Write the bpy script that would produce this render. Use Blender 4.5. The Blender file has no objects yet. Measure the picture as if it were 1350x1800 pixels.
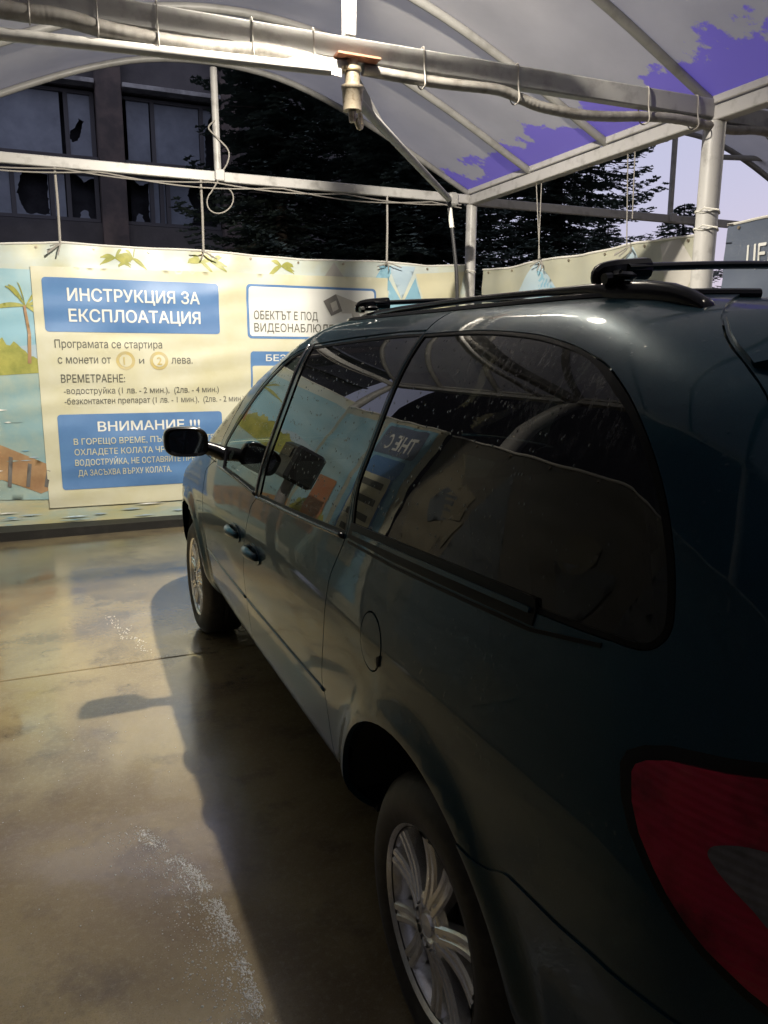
import bpy, math, random
import numpy as np
from mathutils import Matrix, Vector
from mathutils.geometry import delaunay_2d_cdt
random.seed(7); rng = np.random.default_rng(7)
sc = bpy.context.scene
COLL = sc.collection

# ------------------------------------------------------------------ camera
CAM = np.array([-0.6532, -1.3777, 1.6169])
YAW, PITCH, ROLL, FPX = 0.40304, 0.20364, -0.00685, 1361.98
def cam_axes(yaw, pitch, roll):
    cy, sy, cp, sp = math.cos(yaw), math.sin(yaw), math.cos(pitch), math.sin(pitch)
    f = np.array([sy*cp, cy*cp, -sp]); r = np.array([cy, -sy, 0.0]); d = np.cross(f, r)
    cr, sr = math.cos(roll), math.sin(roll)
    return cr*r + sr*d, -sr*r + cr*d, f
_r, _d, _f = cam_axes(YAW, PITCH, ROLL)
cam_data = bpy.data.cameras.new('camera'); cam = bpy.data.objects.new('camera', cam_data); COLL.objects.link(cam)
m = Matrix.Identity(4)
for i in range(3):
    m[i][0], m[i][1], m[i][2], m[i][3] = _r[i], -_d[i], -_f[i], CAM[i]
cam.matrix_world = m
cam_data.sensor_fit = 'HORIZONTAL'; cam_data.sensor_width = 36; cam_data.lens = 36*FPX/1350
cam_data.clip_start = .02; cam_data.clip_end = 2000
sc.camera = cam

# ------------------------------------------------------------------ sky (dusk) and exposure
world = bpy.data.worlds.new('World'); sc.world = world; world.use_nodes = True
wn = world.node_tree; bg = wn.nodes['Background']
sky = wn.nodes.new('ShaderNodeTexSky'); sky.sky_type = 'NISHITA'; sky.sun_disc = False
sky.sun_elevation = math.radians(1.0); sky.sun_rotation = math.radians(50); sky.air_density = 1.0; sky.dust_density = 2.0; sky.ozone_density = 3.0
hs_ = wn.nodes.new('ShaderNodeMix'); hs_.data_type = 'RGBA'; hs_.blend_type = 'MULTIPLY'; hs_.inputs[0].default_value = 1.0; hs_.inputs[7].default_value = (.82, .86, 1.35, 1)
wn.links.new(sky.outputs[0], hs_.inputs[6]); 
mixs = wn.nodes.new('ShaderNodeMix'); mixs.data_type = 'RGBA'; mixs.inputs[0].default_value = .75; mixs.inputs[7].default_value = (5.3, 5.45, 7.2, 1)
wn.links.new(hs_.outputs[2], mixs.inputs[6]); wn.links.new(mixs.outputs[2], bg.inputs[0])
bg.inputs[1].default_value = .13
vs = sc.view_settings; vs.view_transform = 'Standard'; vs.look = 'None'; vs.exposure = 0.0; vs.gamma = 1; vs.use_curve_mapping = False
sc.cycles.max_bounces = 8; sc.cycles.glossy_bounces = 5; sc.cycles.transparent_max_bounces = 10
LAMP_POS = (.74, 2.32, 3.93); LAMP_W = 1180; LAMP_COL = (1.0, .92, .79)
LAMP2_POS = (1.3, -.9, 3.80); LAMP2_W = 16

# ------------------------------------------------------------------ helpers
class MB:
    def __init__(s): s.v = []; s.f = []; s.mi = []
    def add(s, vs, fs, mi=0):
        o = len(s.v); s.v += [tuple(map(float, p)) for p in vs]; s.f += [tuple(i+o for i in f) for f in fs]; s.mi += [mi]*len(fs)
        return s
    def box(s, c, size, rot=None, mi=0, bev=0.0):
        hx, hy, hz = size[0]/2, size[1]/2, size[2]/2
        if bev <= 0:
            vs = [Vector((x, y, z)) for x in (-hx, hx) for y in (-hy, hy) for z in (-hz, hz)]
            fs = [(0,1,3,2),(4,6,7,5),(0,4,5,1),(2,3,7,6),(0,2,6,4),(1,5,7,3)]
        else:
            b = min(bev, hx*.9, hy*.9, hz*.9); ring = []
            vs = []
            def rr(z, k):
                a, c_ = hx-k, hy-k; bb = b
                return [(-a, -c_+bb, z), (-a, c_-bb, z), (-a+bb, c_, z), (a-bb, c_, z), (a, c_-bb, z), (a, -c_+bb, z), (a-bb, -c_, z), (-a+bb, -c_, z)]
            for z, k in ((-hz, b), (-hz+b, 0), (hz-b, 0), (hz, b)): vs += rr(z, k)
            fs = []
            for l in range(3):
                for i in range(8): fs.append((l*8+i, l*8+8+i, l*8+8+(i+1) % 8, l*8+(i+1) % 8))
            fs.append(tuple(range(8))); fs.append(tuple(reversed(range(24, 32))))
            vs = [Vector(p) for p in vs]
        if rot is not None: vs = [rot @ p for p in vs]
        vs = [(p.x+c[0], p.y+c[1], p.z+c[2]) for p in vs]
        return s.add(vs, fs, mi)
    def tube(s, pts, r, n=10, mi=0, cap=True, closed=False, squash=None):
        pts = [Vector(p) for p in pts]; N = len(pts)
        rs = r if hasattr(r, '__len__') else [r]*N
        vs = []; fs = []; prev = None
        for i, p in enumerate(pts):
            if closed: t = pts[(i+1) % N]-pts[i-1]
            else: t = pts[min(i+1, N-1)]-pts[max(i-1, 0)]
            t.normalize()
            if prev is None:
                a = Vector((0, 0, 1)) if abs(t.z) < .9 else Vector((1, 0, 0))
                u = t.cross(a).normalized()
            else:
                u = (prev - t*prev.dot(t)).normalized()
            prev = u; w = t.cross(u)
            for k in range(n):
                a = 2*math.pi*k/n
                vs.append(p + (u*math.cos(a) + w*math.sin(a))*rs[i])
        M = N if closed else N-1
        for i in range(M):
            for k in range(n):
                a, b = i*n+k, i*n+(k+1) % n; c, d = ((i+1) % N)*n+(k+1) % n, ((i+1) % N)*n+k
                fs.append((a, d, c, b))
        if cap and not closed:
            fs.append(tuple(range(n))); fs.append(tuple(reversed(range((N-1)*n, N*n))))
        return s.add(vs, fs, mi)
    def beam(s, a, b, w, h, up=(0, 0, 1), mi=0, bev=.006):
        a, b = Vector(a), Vector(b); t = (b-a).normalized(); upv = Vector(up)
        x = t.cross(upv).normalized(); z = x.cross(t)
        rot = Matrix((x, t, z)).transposed()
        return s.box(tuple((a+b)/2), (w, (b-a).length, h), rot, mi, bev)
    def lathe(s, prof, center, axis='x', n=32, mi=0):
        vs = []; fs = []; m_ = len(prof)
        for k in range(n):
            a = 2*math.pi*k/n; c_, s_ = math.cos(a), math.sin(a)
            for (h, r) in prof:
                if axis == 'x': p = (center[0]+h, center[1]+r*c_, center[2]+r*s_)
                elif axis == 'y': p = (center[0]+r*s_, center[1]+h, center[2]+r*c_)
                else: p = (center[0]+r*c_, center[1]+r*s_, center[2]+h)
                vs.append(p)
        for k in range(n):
            for j in range(m_-1):
                a = k*m_+j; b = ((k+1) % n)*m_+j
                fs.append((a, a+1, b+1, b))
        return s.add(vs, fs, mi)
    def build(s, name, mat, parent=None, smooth=False, angle=40):
        me = bpy.data.meshes.new(name); me.from_pydata(s.v, [], s.f)
        mats = mat if isinstance(mat, (list, tuple)) else [mat]
        for m_ in mats: me.materials.append(m_)
        if len(mats) > 1: me.polygons.foreach_set('material_index', s.mi)
        me.update()
        if smooth:
            me.polygons.foreach_set('use_smooth', [True]*len(me.polygons))
            try: me.set_sharp_from_angle(angle=math.radians(angle))
            except Exception: pass
        o = bpy.data.objects.new(name, me); COLL.objects.link(o)
        if parent is not None: o.parent = parent; o.matrix_parent_inverse = parent_inv(parent)
        return o
def parent_inv(p):
    if p.parent is not None: return Matrix.Identity(4)
    return Matrix.LocRotScale(p.location, p.rotation_euler, p.scale).inverted()
def empty(name, loc, label, cat, group=None):
    o = bpy.data.objects.new(name, None); COLL.objects.link(o); o.location = loc; o.empty_display_size = .1
    o['label'] = label; o['category'] = cat
    if group: o['group'] = group
    return o
def tag(o, label, cat, group=None, kind=None):
    if label: o['label'] = label
    if cat: o['category'] = cat
    if group: o['group'] = group
    if kind: o['kind'] = kind
    return o
def wob(a, b, n, amp, seed):
    r_ = random.Random(seed); a, b = Vector(a), Vector(b); out = []
    for i in range(n+1):
        t = i/n; p = a.lerp(b, t); e = math.sin(math.pi*t)
        out.append(p + Vector((r_.uniform(-1, 1), r_.uniform(-1, 1), r_.uniform(-1, 1)))*amp*min(1, 3*e))
    return out
def smooth_path(pts, n=8, closed=False):
    P_ = [np.array(p, float) for p in pts]; N = len(P_); out = []
    rngi = range(N) if closed else range(N-1)
    for i in rngi:
        p0 = P_[i-1] if (closed or i > 0) else P_[i]; p1 = P_[i]; p2 = P_[(i+1) % N]; p3 = P_[(i+2) % N] if (closed or i+2 < N) else p2
        for k in range(n):
            t = k/n
            out.append(.5*((2*p1)+(-p0+p2)*t+(2*p0-5*p1+4*p2-p3)*t*t+(-p0+3*p1-3*p2+p3)*t**3))
    if not closed: out.append(P_[-1])
    return out

# ------------------------------------------------------------------ materials
def mat(name, col, rough=.5, metal=0.0, coat=0.0, coat_r=.03, noise=None, bump=None, spec=None, rvar=None):
    """noise=(scale, colour2, lo, hi); bump=(scale, strength, dist); rvar=(scale, r_lo, r_hi)"""
    m_ = bpy.data.materials.new(name); m_.use_nodes = True; nt = m_.node_tree; b = nt.nodes['Principled BSDF']
    b.inputs['Base Color'].default_value = (*col, 1); b.inputs['Roughness'].default_value = rough; b.inputs['Metallic'].default_value = metal
    b.inputs['Coat Weight'].default_value = coat; b.inputs['Coat Roughness'].default_value = coat_r
    if spec is not None: b.inputs['Specular IOR Level'].default_value = spec
    tc = nt.nodes.new('ShaderNodeTexCoord')
    def nz(scale, det=6, rgh=.6):
        n_ = nt.nodes.new('ShaderNodeTexNoise'); n_.inputs['Scale'].default_value = scale; n_.inputs['Detail'].default_value = det; n_.inputs['Roughness'].default_value = rgh
        nt.links.new(tc.outputs['Object'], n_.inputs['Vector']); return n_
    def ramp(src, lo, hi):
        r_ = nt.nodes.new('ShaderNodeMapRange'); r_.inputs[1].default_value = lo; r_.inputs[2].default_value = hi; nt.links.new(src, r_.inputs[0]); return r_.outputs[0]
    if noise:
        n_ = nz(noise[0]); f_ = ramp(n_.outputs[0], noise[2], noise[3])
        mx = nt.nodes.new('ShaderNodeMix'); mx.data_type = 'RGBA'; mx.inputs[6].default_value = (*col, 1); mx.inputs[7].default_value = (*noise[1], 1)
        nt.links.new(f_, mx.inputs[0]); nt.links.new(mx.outputs[2], b.inputs['Base Color'])
    if rvar:
        n_ = nz(rvar[0]); r_ = nt.nodes.new('ShaderNodeMapRange'); r_.inputs[1].default_value = .35; r_.inputs[2].default_value = .65
        r_.inputs[3].default_value = rvar[1]; r_.inputs[4].default_value = rvar[2]; nt.links.new(n_.outputs[0], r_.inputs[0]); nt.links.new(r_.outputs[0], b.inputs['Roughness'])
    if bump:
        n_ = nz(bump[0]); bp = nt.nodes.new('ShaderNodeBump'); bp.inputs['Strength'].default_value = bump[1]; bp.inputs['Distance'].default_value = bump[2]
        nt.links.new(n_.outputs[0], bp.inputs['Height']); nt.links.new(bp.outputs[0], b.inputs['Normal'])
    return m_
def emis(name, col, s):
    m_ = bpy.data.materials.new(name); m_.use_nodes = True; b = m_.node_tree.nodes['Principled BSDF']
    b.inputs['Base Color'].default_value = (*col, 1); b.inputs['Emission Color'].default_value = (*col, 1); b.inputs['Emission Strength'].default_value = s; return m_
def glass(name, tint, dirt=0.0, ior=1.5, rough=.0):
    m_ = bpy.data.materials.new(name); m_.use_nodes = True; nt = m_.node_tree; nt.nodes.clear()
    out = nt.nodes.new('ShaderNodeOutputMaterial'); tr = nt.nodes.new('ShaderNodeBsdfTransparent'); tr.inputs[0].default_value = (*tint, 1)
    gl = nt.nodes.new('ShaderNodeBsdfGlossy'); gl.inputs['Roughness'].default_value = rough; gl.inputs['Color'].default_value = (1, 1, 1, 1)
    fr = nt.nodes.new('ShaderNodeFresnel'); fr.inputs[0].default_value = ior
    tcd = nt.nodes.new('ShaderNodeTexCoord'); vo = nt.nodes.new('ShaderNodeTexVoronoi'); vo.inputs['Scale'].default_value = 75; nt.links.new(tcd.outputs['Object'], vo.inputs['Vector'])
    mrd = nt.nodes.new('ShaderNodeMapRange'); mrd.interpolation_type = 'SMOOTHSTEP'; mrd.inputs[1].default_value = .30; mrd.inputs[2].default_value = .05; nt.links.new(vo.outputs['Distance'], mrd.inputs[0])
    spc = nt.nodes.new('ShaderNodeSeparateColor'); nt.links.new(vo.outputs['Color'], spc.inputs[0]); thd = nt.nodes.new('ShaderNodeMath'); thd.operation = 'GREATER_THAN'; thd.inputs[1].default_value = .80; nt.links.new(spc.outputs[0], thd.inputs[0])
    mud = nt.nodes.new('ShaderNodeMath'); mud.operation = 'MULTIPLY'; nt.links.new(mrd.outputs[0], mud.inputs[0]); nt.links.new(thd.outputs[0], mud.inputs[1])
    bpd = nt.nodes.new('ShaderNodeBump'); bpd.inputs['Strength'].default_value = .35; bpd.inputs['Distance'].default_value = .002; nt.links.new(mud.outputs[0], bpd.inputs['Height']); nt.links.new(bpd.outputs[0], gl.inputs['Normal'])
    geo = nt.nodes.new('ShaderNodeNewGeometry')
    mx = nt.nodes.new('ShaderNodeMixShader'); nt.links.new(fr.outputs[0], mx.inputs[0]); nt.links.new(tr.outputs[0], mx.inputs[1]); nt.links.new(gl.outputs[0], mx.inputs[2])
    last = mx.outputs[0]
    if dirt > 0:
        tc = nt.nodes.new('ShaderNodeTexCoord'); mp = nt.nodes.new('ShaderNodeMapping'); mp.inputs['Scale'].default_value = (6, 6, 1.6)
        nt.links.new(tc.outputs['Object'], mp.inputs[0])
        n1 = nt.nodes.new('ShaderNodeTexNoise'); n1.inputs['Scale'].default_value = 9; n1.inputs['Detail'].default_value = 10; n1.inputs['Roughness'].default_value = .75
        nt.links.new(mp.outputs[0], n1.inputs['Vector'])
        sx = nt.nodes.new('ShaderNodeSeparateXYZ'); nt.links.new(tc.outputs['Object'], sx.inputs[0])
        mz = nt.nodes.new('ShaderNodeMapRange'); mz.inputs[1].default_value = 1.42; mz.inputs[2].default_value = 1.66; nt.links.new(sx.outputs[2], mz.inputs[0])
        m1 = nt.nodes.new('ShaderNodeMapRange'); m1.inputs[1].default_value = .50; m1.inputs[2].default_value = .72; nt.links.new(n1.outputs[0], m1.inputs[0])
        mu = nt.nodes.new('ShaderNodeMath'); mu.operation = 'MULTIPLY'; nt.links.new(mz.outputs[0], mu.inputs[0]); nt.links.new(m1.outputs[0], mu.inputs[1])
        my = nt.nodes.new('ShaderNodeMapRange'); my.inputs[1].default_value = .38; my.inputs[2].default_value = -.05; my.inputs[3].default_value = .12; nt.links.new(sx.outputs[1], my.inputs[0])
        mu2 = nt.nodes.new('ShaderNodeMath'); mu2.operation = 'MULTIPLY'; nt.links.new(mu.outputs[0], mu2.inputs[0]); nt.links.new(my.outputs[0], mu2.inputs[1]); mu = mu2
        m2 = nt.nodes.new('ShaderNodeMath'); m2.operation = 'MULTIPLY_ADD'; m2.inputs[1].default_value = dirt; m2.inputs[2].default_value = .012; nt.links.new(mu.outputs[0], m2.inputs[0])
        df = nt.nodes.new('ShaderNodeBsdfDiffuse'); df.inputs[0].default_value = (.5, .5, .48, 1)
        m3 = nt.nodes.new('ShaderNodeMixShader'); nt.links.new(m2.outputs[0], m3.inputs[0]); nt.links.new(last, m3.inputs[1]); nt.links.new(df.outputs[0], m3.inputs[2]); last = m3.outputs[0]
    nt.links.new(last, out.inputs[0]); return m_

M = {}
M['paint'] = mat('car_paint', (.006, .036, .054), .36, .36, .62, .03, noise=(500, (.010, .052, .076), .5, .72), spec=.1)
def droplets(m_, scale=70, amt=.25):
    nt = m_.node_tree; b = nt.nodes['Principled BSDF']; tc = nt.nodes.new('ShaderNodeTexCoord'); L = nt.links
    vo = nt.nodes.new('ShaderNodeTexVoronoi'); vo.inputs['Scale'].default_value = scale; L.new(tc.outputs['Object'], vo.inputs['Vector'])
    mr = nt.nodes.new('ShaderNodeMapRange'); mr.interpolation_type = 'SMOOTHSTEP'; mr.inputs[1].default_value = .30; mr.inputs[2].default_value = .08; L.new(vo.outputs['Distance'], mr.inputs[0])
    sp = nt.nodes.new('ShaderNodeSeparateColor'); L.new(vo.outputs['Color'], sp.inputs[0]); th = nt.nodes.new('ShaderNodeMath'); th.operation = 'GREATER_THAN'; th.inputs[1].default_value = .72; L.new(sp.outputs[0], th.inputs[0])
    mu = nt.nodes.new('ShaderNodeMath'); mu.operation = 'MULTIPLY'; L.new(mr.outputs[0], mu.inputs[0]); L.new(th.outputs[0], mu.inputs[1])
    bp = nt.nodes.new('ShaderNodeBump'); bp.inputs['Strength'].default_value = amt; bp.inputs['Distance'].default_value = .002; L.new(mu.outputs[0], bp.inputs['Height']); L.new(bp.outputs[0], b.inputs['Coat Normal'])
droplets(M['paint'])
M['black'] = mat('black_plastic', (.012, .012, .013), .35, spec=.5)
M['gloss_black'] = mat('gloss_black', (.004, .004, .005), .2, spec=.4)
M['rubber'] = mat('rubber', (.003, .003, .003), .4, spec=.12)
M['dark'] = mat('underside', (.006, .006, .006), .9)
M['tyre'] = mat('tyre', (.014, .013, .012), .55, noise=(30, (.035, .032, .028), .45, .7), bump=(60, .15, .002))
M['rim'] = mat('alloy', (.86, .86, .85), .24, .75, noise=(60, (.66, .64, .61), .5, .75))
M['chrome'] = mat('bright_trim', (.5, .5, .5), .2, .9)
M['tint'] = glass('tinted_glass', (.035, .042, .04), dirt=.5, ior=1.52)
M['clear'] = glass('clear_glass', (.62, .70, .66), ior=1.5)
M['red_lens'] = mat('red_lens', (.40, .006, .035), .25, coat=1, coat_r=.02, noise=(9, (.12, .0, .010), .42, .62), spec=.2)
M['white_lens'] = mat('white_lens', (.17, .155, .15), .25, coat=1, noise=(16, (.08, .07, .07), .4, .65))
for k_ in ('red_lens', 'white_lens'):
    nt = M[k_].node_tree; b = nt.nodes['Principled BSDF']; tc = nt.nodes.new('ShaderNodeTexCoord'); mp = nt.nodes.new('ShaderNodeMapping'); mp.inputs['Scale'].default_value = (1, 1, 1); wv = nt.nodes.new('ShaderNodeTexWave'); wv.inputs['Scale'].default_value = 26; wv.bands_direction = 'Z'; wv.inputs['Distortion'].default_value = .6
    nt.links.new(tc.outputs['Object'], mp.inputs[0]); nt.links.new(mp.outputs[0], wv.inputs[0]); bp = nt.nodes.new('ShaderNodeBump'); bp.inputs['Strength'].default_value = .18; bp.inputs['Distance'].default_value = .006; nt.links.new(wv.outputs[0], bp.inputs['Height']); nt.links.new(bp.outputs[0], b.inputs['Normal'])
M['mirror'] = mat('mirror_glass', (.30, .34, .40), .04, 1.0)
M['seat'] = mat('seat_cloth', (.03, .03, .032), .9)
M['steel_white'] = mat('white_painted_steel', (.46, .45, .43), .42, noise=(9, (.27, .26, .24), .52, .75), bump=(40, .08, .002))
M['steel_gray'] = mat('grey_painted_steel', (.24, .235, .225), .45, noise=(7, (.16, .155, .145), .5, .75), bump=(40, .08, .002))
M['hose'] = mat('grey_hose', (.34, .32, .29), .55, noise=(14, (.2, .18, .16), .45, .7), bump=(160, .3, .003))
M['hose_black'] = mat('black_hose', (.02, .02, .022), .4)
M['wire'] = mat('wire', (.30, .28, .25), .5)
M['brass'] = mat('swivel_metal', (.42, .36, .27), .35, .8, noise=(40, (.2, .15, .1), .5, .7))
M['steel_toned'] = mat('toned_down_beam', (.34, .335, .325), .5, noise=(9, (.20, .195, .19), .5, .75), bump=(40, .08, .002))  # white beam's colour darkened to offset the lamp's glare on it
M['conduit'] = mat('conduit_sheath', (.30, .285, .26), .6, noise=(14, (.18, .165, .145), .45, .7), bump=(160, .3, .003))
M['rust'] = mat('rusty_plate', (.22, .09, .05), .7)
M['tie'] = mat('cable_tie', (.7, .68, .62), .5)

# ------------------------------------------------------------------ ground
def ground_mat():
    m_ = bpy.data.materials.new('wet_concrete'); m_.use_nodes = True; nt = m_.node_tree; b = nt.nodes['Principled BSDF']; L = nt.links
    tc = nt.nodes.new('ShaderNodeTexCoord')
    def nz(s, d=6, r=.6, w=0.0):
        n = nt.nodes.new('ShaderNodeTexNoise'); n.inputs['Scale'].default_value = s; n.inputs['Detail'].default_value = d; n.inputs['Roughness'].default_value = r; n.inputs['Distortion'].default_value = w
        L.new(tc.outputs['Object'], n.inputs['Vector']); return n.outputs[0]
    def mr(src, a, b_, c=0, d=1):
        n = nt.nodes.new('ShaderNodeMapRange'); n.inputs[1].default_value = a; n.inputs[2].default_value = b_; n.inputs[3].default_value = c; n.inputs[4].default_value = d; L.new(src, n.inputs[0]); return n.outputs[0]
    def mix(f, a, b_):
        n = nt.nodes.new('ShaderNodeMix'); n.data_type = 'RGBA'; L.new(f, n.inputs[0])
        for s, k in ((a, 6), (b_, 7)):
            if isinstance(s, tuple): n.inputs[k].default_value = (*s, 1)
            else: L.new(s, n.inputs[k])
        return n.outputs[2]
    c1 = mix(mr(nz(1.1, 5, .55, .6), .38, .62), (.168, .124, .070), (.30, .240, .125))
    c2 = mix(mr(nz(3.5, 6, .65), .52, .70), c1, (.115, .088, .06))
    c3 = mix(mr(nz(45, 4, .7), .50, .74, 0, .5), c2, (.33, .28, .19))
    c4 = mix(mr(nz(190, 3, .7), .52, .70, 0, .45), c3, (.085, .068, .048)); c5 = mix(mr(nz(260, 2, .6), .60, .72, 0, .5), c4, (.40, .36, .28))
    L.new(c5, b.inputs['Base Color'])
    L.new(mr(nz(.9, 5, .6, .8), .40, .62, .07, .26), b.inputs['Roughness'])
    b.inputs['Specular IOR Level'].default_value = .5; b.inputs['Coat Weight'].default_value = 1.0; b.inputs['Coat IOR'].default_value = 1.55
    L.new(mr(nz(.8, 4, .55, .6), .42, .6, .07, .20), b.inputs['Coat Roughness'])
    bp = nt.nodes.new('ShaderNodeBump'); bp.inputs['Strength'].default_value = .22; bp.inputs['Distance'].default_value = .004; L.new(nz(38, 6, .7), bp.inputs['Height'])
    bp2 = nt.nodes.new('ShaderNodeBump'); bp2.inputs['Strength'].default_value = .12; bp2.inputs['Distance'].default_value = .02; L.new(nz(4, 3, .5), bp2.inputs['Height']); L.new(bp.outputs[0], bp2.inputs['Normal'])
    L.new(bp2.outputs[0], b.inputs['Normal']); bp3 = nt.nodes.new('ShaderNodeBump'); bp3.inputs['Strength'].default_value = .05; bp3.inputs['Distance'].default_value = .02; L.new(nz(7, 3, .5), bp3.inputs['Height']); bp4 = nt.nodes.new('ShaderNodeBump'); bp4.inputs['Distance'].default_value = .004; L.new(nz(130, 3, .6), bp4.inputs['Height']); L.new(mr(nz(1.4, 4, .6, .5), .50, .66, .0, .55), bp4.inputs['Strength']); L.new(bp3.outputs[0], bp4.inputs['Normal']); L.new(bp4.outputs[0], b.inputs['Coat Normal'])
    return m_
g = MB().add([(-300, -300, -.03), (300, -300, -.03), (300, 300, -.03), (-300, 300, -.03)], [(0, 1, 2, 3)]).build('ground', mat('asphalt', (.045, .043, .04), .8, noise=(3, (.07, .066, .06), .4, .7)))
tag(g, None, None, kind='structure')
pad = MB()
JOINT = 2.68
for (x0, x1) in ((-1.80, 3.5), (3.508, 8.6)):
    for (y0, y1) in ((-6, JOINT-.005), (JOINT+.005, 6.45)):
        pad.box(((x0+x1)/2, (y0+y1)/2, -.06), (x1-x0, y1-y0, .12), bev=.004)
tag(pad.build('wash_floor', ground_mat()), None, None, kind='structure')
k = MB()
k.add([(-1.80, 5.80, 0), (3.48, 6.0, 0), (3.48, 6.0, .055), (-1.80, 5.80, .085), (-1.80, 6.13, .085), (3.48, 6.13, .055), (-1.80, 6.13, 0), (3.48, 6.13, 0)],
      [(0, 1, 2, 3), (3, 2, 5, 4), (4, 5, 7, 6), (0, 3, 4, 6), (1, 7, 5, 2)])
tag(k.build('kerb', mat('black_kerb', (.008, .0075, .007), .6, noise=(12, (.02, .018, .016), .5, .7))), None, None, kind='structure')

# ------------------------------------------------------------------ canopy and its frame
CX, HALF = .88, 2.62
def arch(x):
    t = np.clip(abs(np.asarray(x, float)-CX)/HALF, 0, 1)
    return np.interp(t, [0, .1, .25, .45, .68, .87, 1.0], [4.11, 4.10, 4.05, 3.88, 3.62, 3.37, 3.20])
AX = np.linspace(-1, 1, 73)
_az = arch(CX + AX*HALF); _k = np.exp(-.5*(np.arange(-6, 7)/2.5)**2); _k /= _k.sum()
AZ = np.convolve(np.concatenate([_az[:1]*np.ones(6)+(np.arange(-6, 0)*.03), _az, _az[-1:]*np.ones(6)-(np.arange(1, 7)*.03)]), _k, 'valid')
def archz(x): return np.interp(np.asarray(x, float), CX + AX*HALF, AZ)
RIBS = [6.10, 4.98, 3.92, 2.85, 1.75, .65, -.45, -1.55, -2.65, -3.75, -4.85, -5.95]

def canopy_mat():
    m_ = bpy.data.materials.new('canopy_fabric'); m_.use_nodes = True; nt = m_.node_tree; b = nt.nodes['Principled BSDF']; L = nt.links
    uv = nt.nodes.new('ShaderNodeUVMap'); uv.uv_map = 'along'; sp = nt.nodes.new('ShaderNodeSeparateXYZ'); L.new(uv.outputs[0], sp.inputs[0])
    tc = nt.nodes.new('ShaderNodeTexCoord')
    def nz(scale, det, rgh, sc_=(1, 1, 1)):
        mp = nt.nodes.new('ShaderNodeMapping'); mp.inputs['Scale'].default_value = sc_; L.new(tc.outputs['Object'], mp.inputs[0])
        n = nt.nodes.new('ShaderNodeTexNoise'); n.inputs['Scale'].default_value = scale; n.inputs['Detail'].default_value = det; n.inputs['Roughness'].default_value = rgh; L.new(mp.outputs[0], n.inputs['Vector']); return n.outputs[0]
    def math_(op, a, b_):
        n = nt.nodes.new('ShaderNodeMath'); n.operation = op
        for i, s_ in enumerate((a, b_)):
            if isinstance(s_, (int, float)): n.inputs[i].default_value = s_
            else: L.new(s_, n.inputs[i])
        return n.outputs[0]
    # dusk sky glow painted as a purple strip along the right eave, wider towards the bay's mouth: s < lim(y) + noise
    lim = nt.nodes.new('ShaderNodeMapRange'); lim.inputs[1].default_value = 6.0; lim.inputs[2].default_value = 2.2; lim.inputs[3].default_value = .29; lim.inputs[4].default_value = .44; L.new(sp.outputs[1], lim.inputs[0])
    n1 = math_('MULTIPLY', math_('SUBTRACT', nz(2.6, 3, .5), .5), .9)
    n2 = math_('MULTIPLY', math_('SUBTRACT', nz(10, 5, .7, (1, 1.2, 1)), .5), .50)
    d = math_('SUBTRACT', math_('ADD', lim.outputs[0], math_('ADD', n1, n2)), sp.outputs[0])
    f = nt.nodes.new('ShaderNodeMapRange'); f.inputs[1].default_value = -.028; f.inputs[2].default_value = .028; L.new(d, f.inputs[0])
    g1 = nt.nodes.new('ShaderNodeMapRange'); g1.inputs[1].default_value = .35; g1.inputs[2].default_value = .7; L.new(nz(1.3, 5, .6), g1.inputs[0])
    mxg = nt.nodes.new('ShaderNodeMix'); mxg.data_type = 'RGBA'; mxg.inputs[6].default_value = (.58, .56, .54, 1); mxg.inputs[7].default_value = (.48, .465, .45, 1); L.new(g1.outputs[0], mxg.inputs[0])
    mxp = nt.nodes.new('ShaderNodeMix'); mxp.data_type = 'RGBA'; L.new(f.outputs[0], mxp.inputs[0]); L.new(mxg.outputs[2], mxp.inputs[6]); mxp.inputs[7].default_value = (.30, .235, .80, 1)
    L.new(mxp.outputs[2], b.inputs['Base Color']); b.inputs['Roughness'].default_value = .6
    tr = nt.nodes.new('ShaderNodeBsdfTranslucent'); L.new(mxp.outputs[2], tr.inputs[0])
    ms = nt.nodes.new('ShaderNodeMixShader'); ms.inputs[0].default_value = .45
    out = nt.nodes['Material Output']; L.new(b.outputs[0], ms.inputs[1]); L.new(tr.outputs[0], ms.inputs[2]); L.new(ms.outputs[0], out.inputs[0])
    return m_
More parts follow.
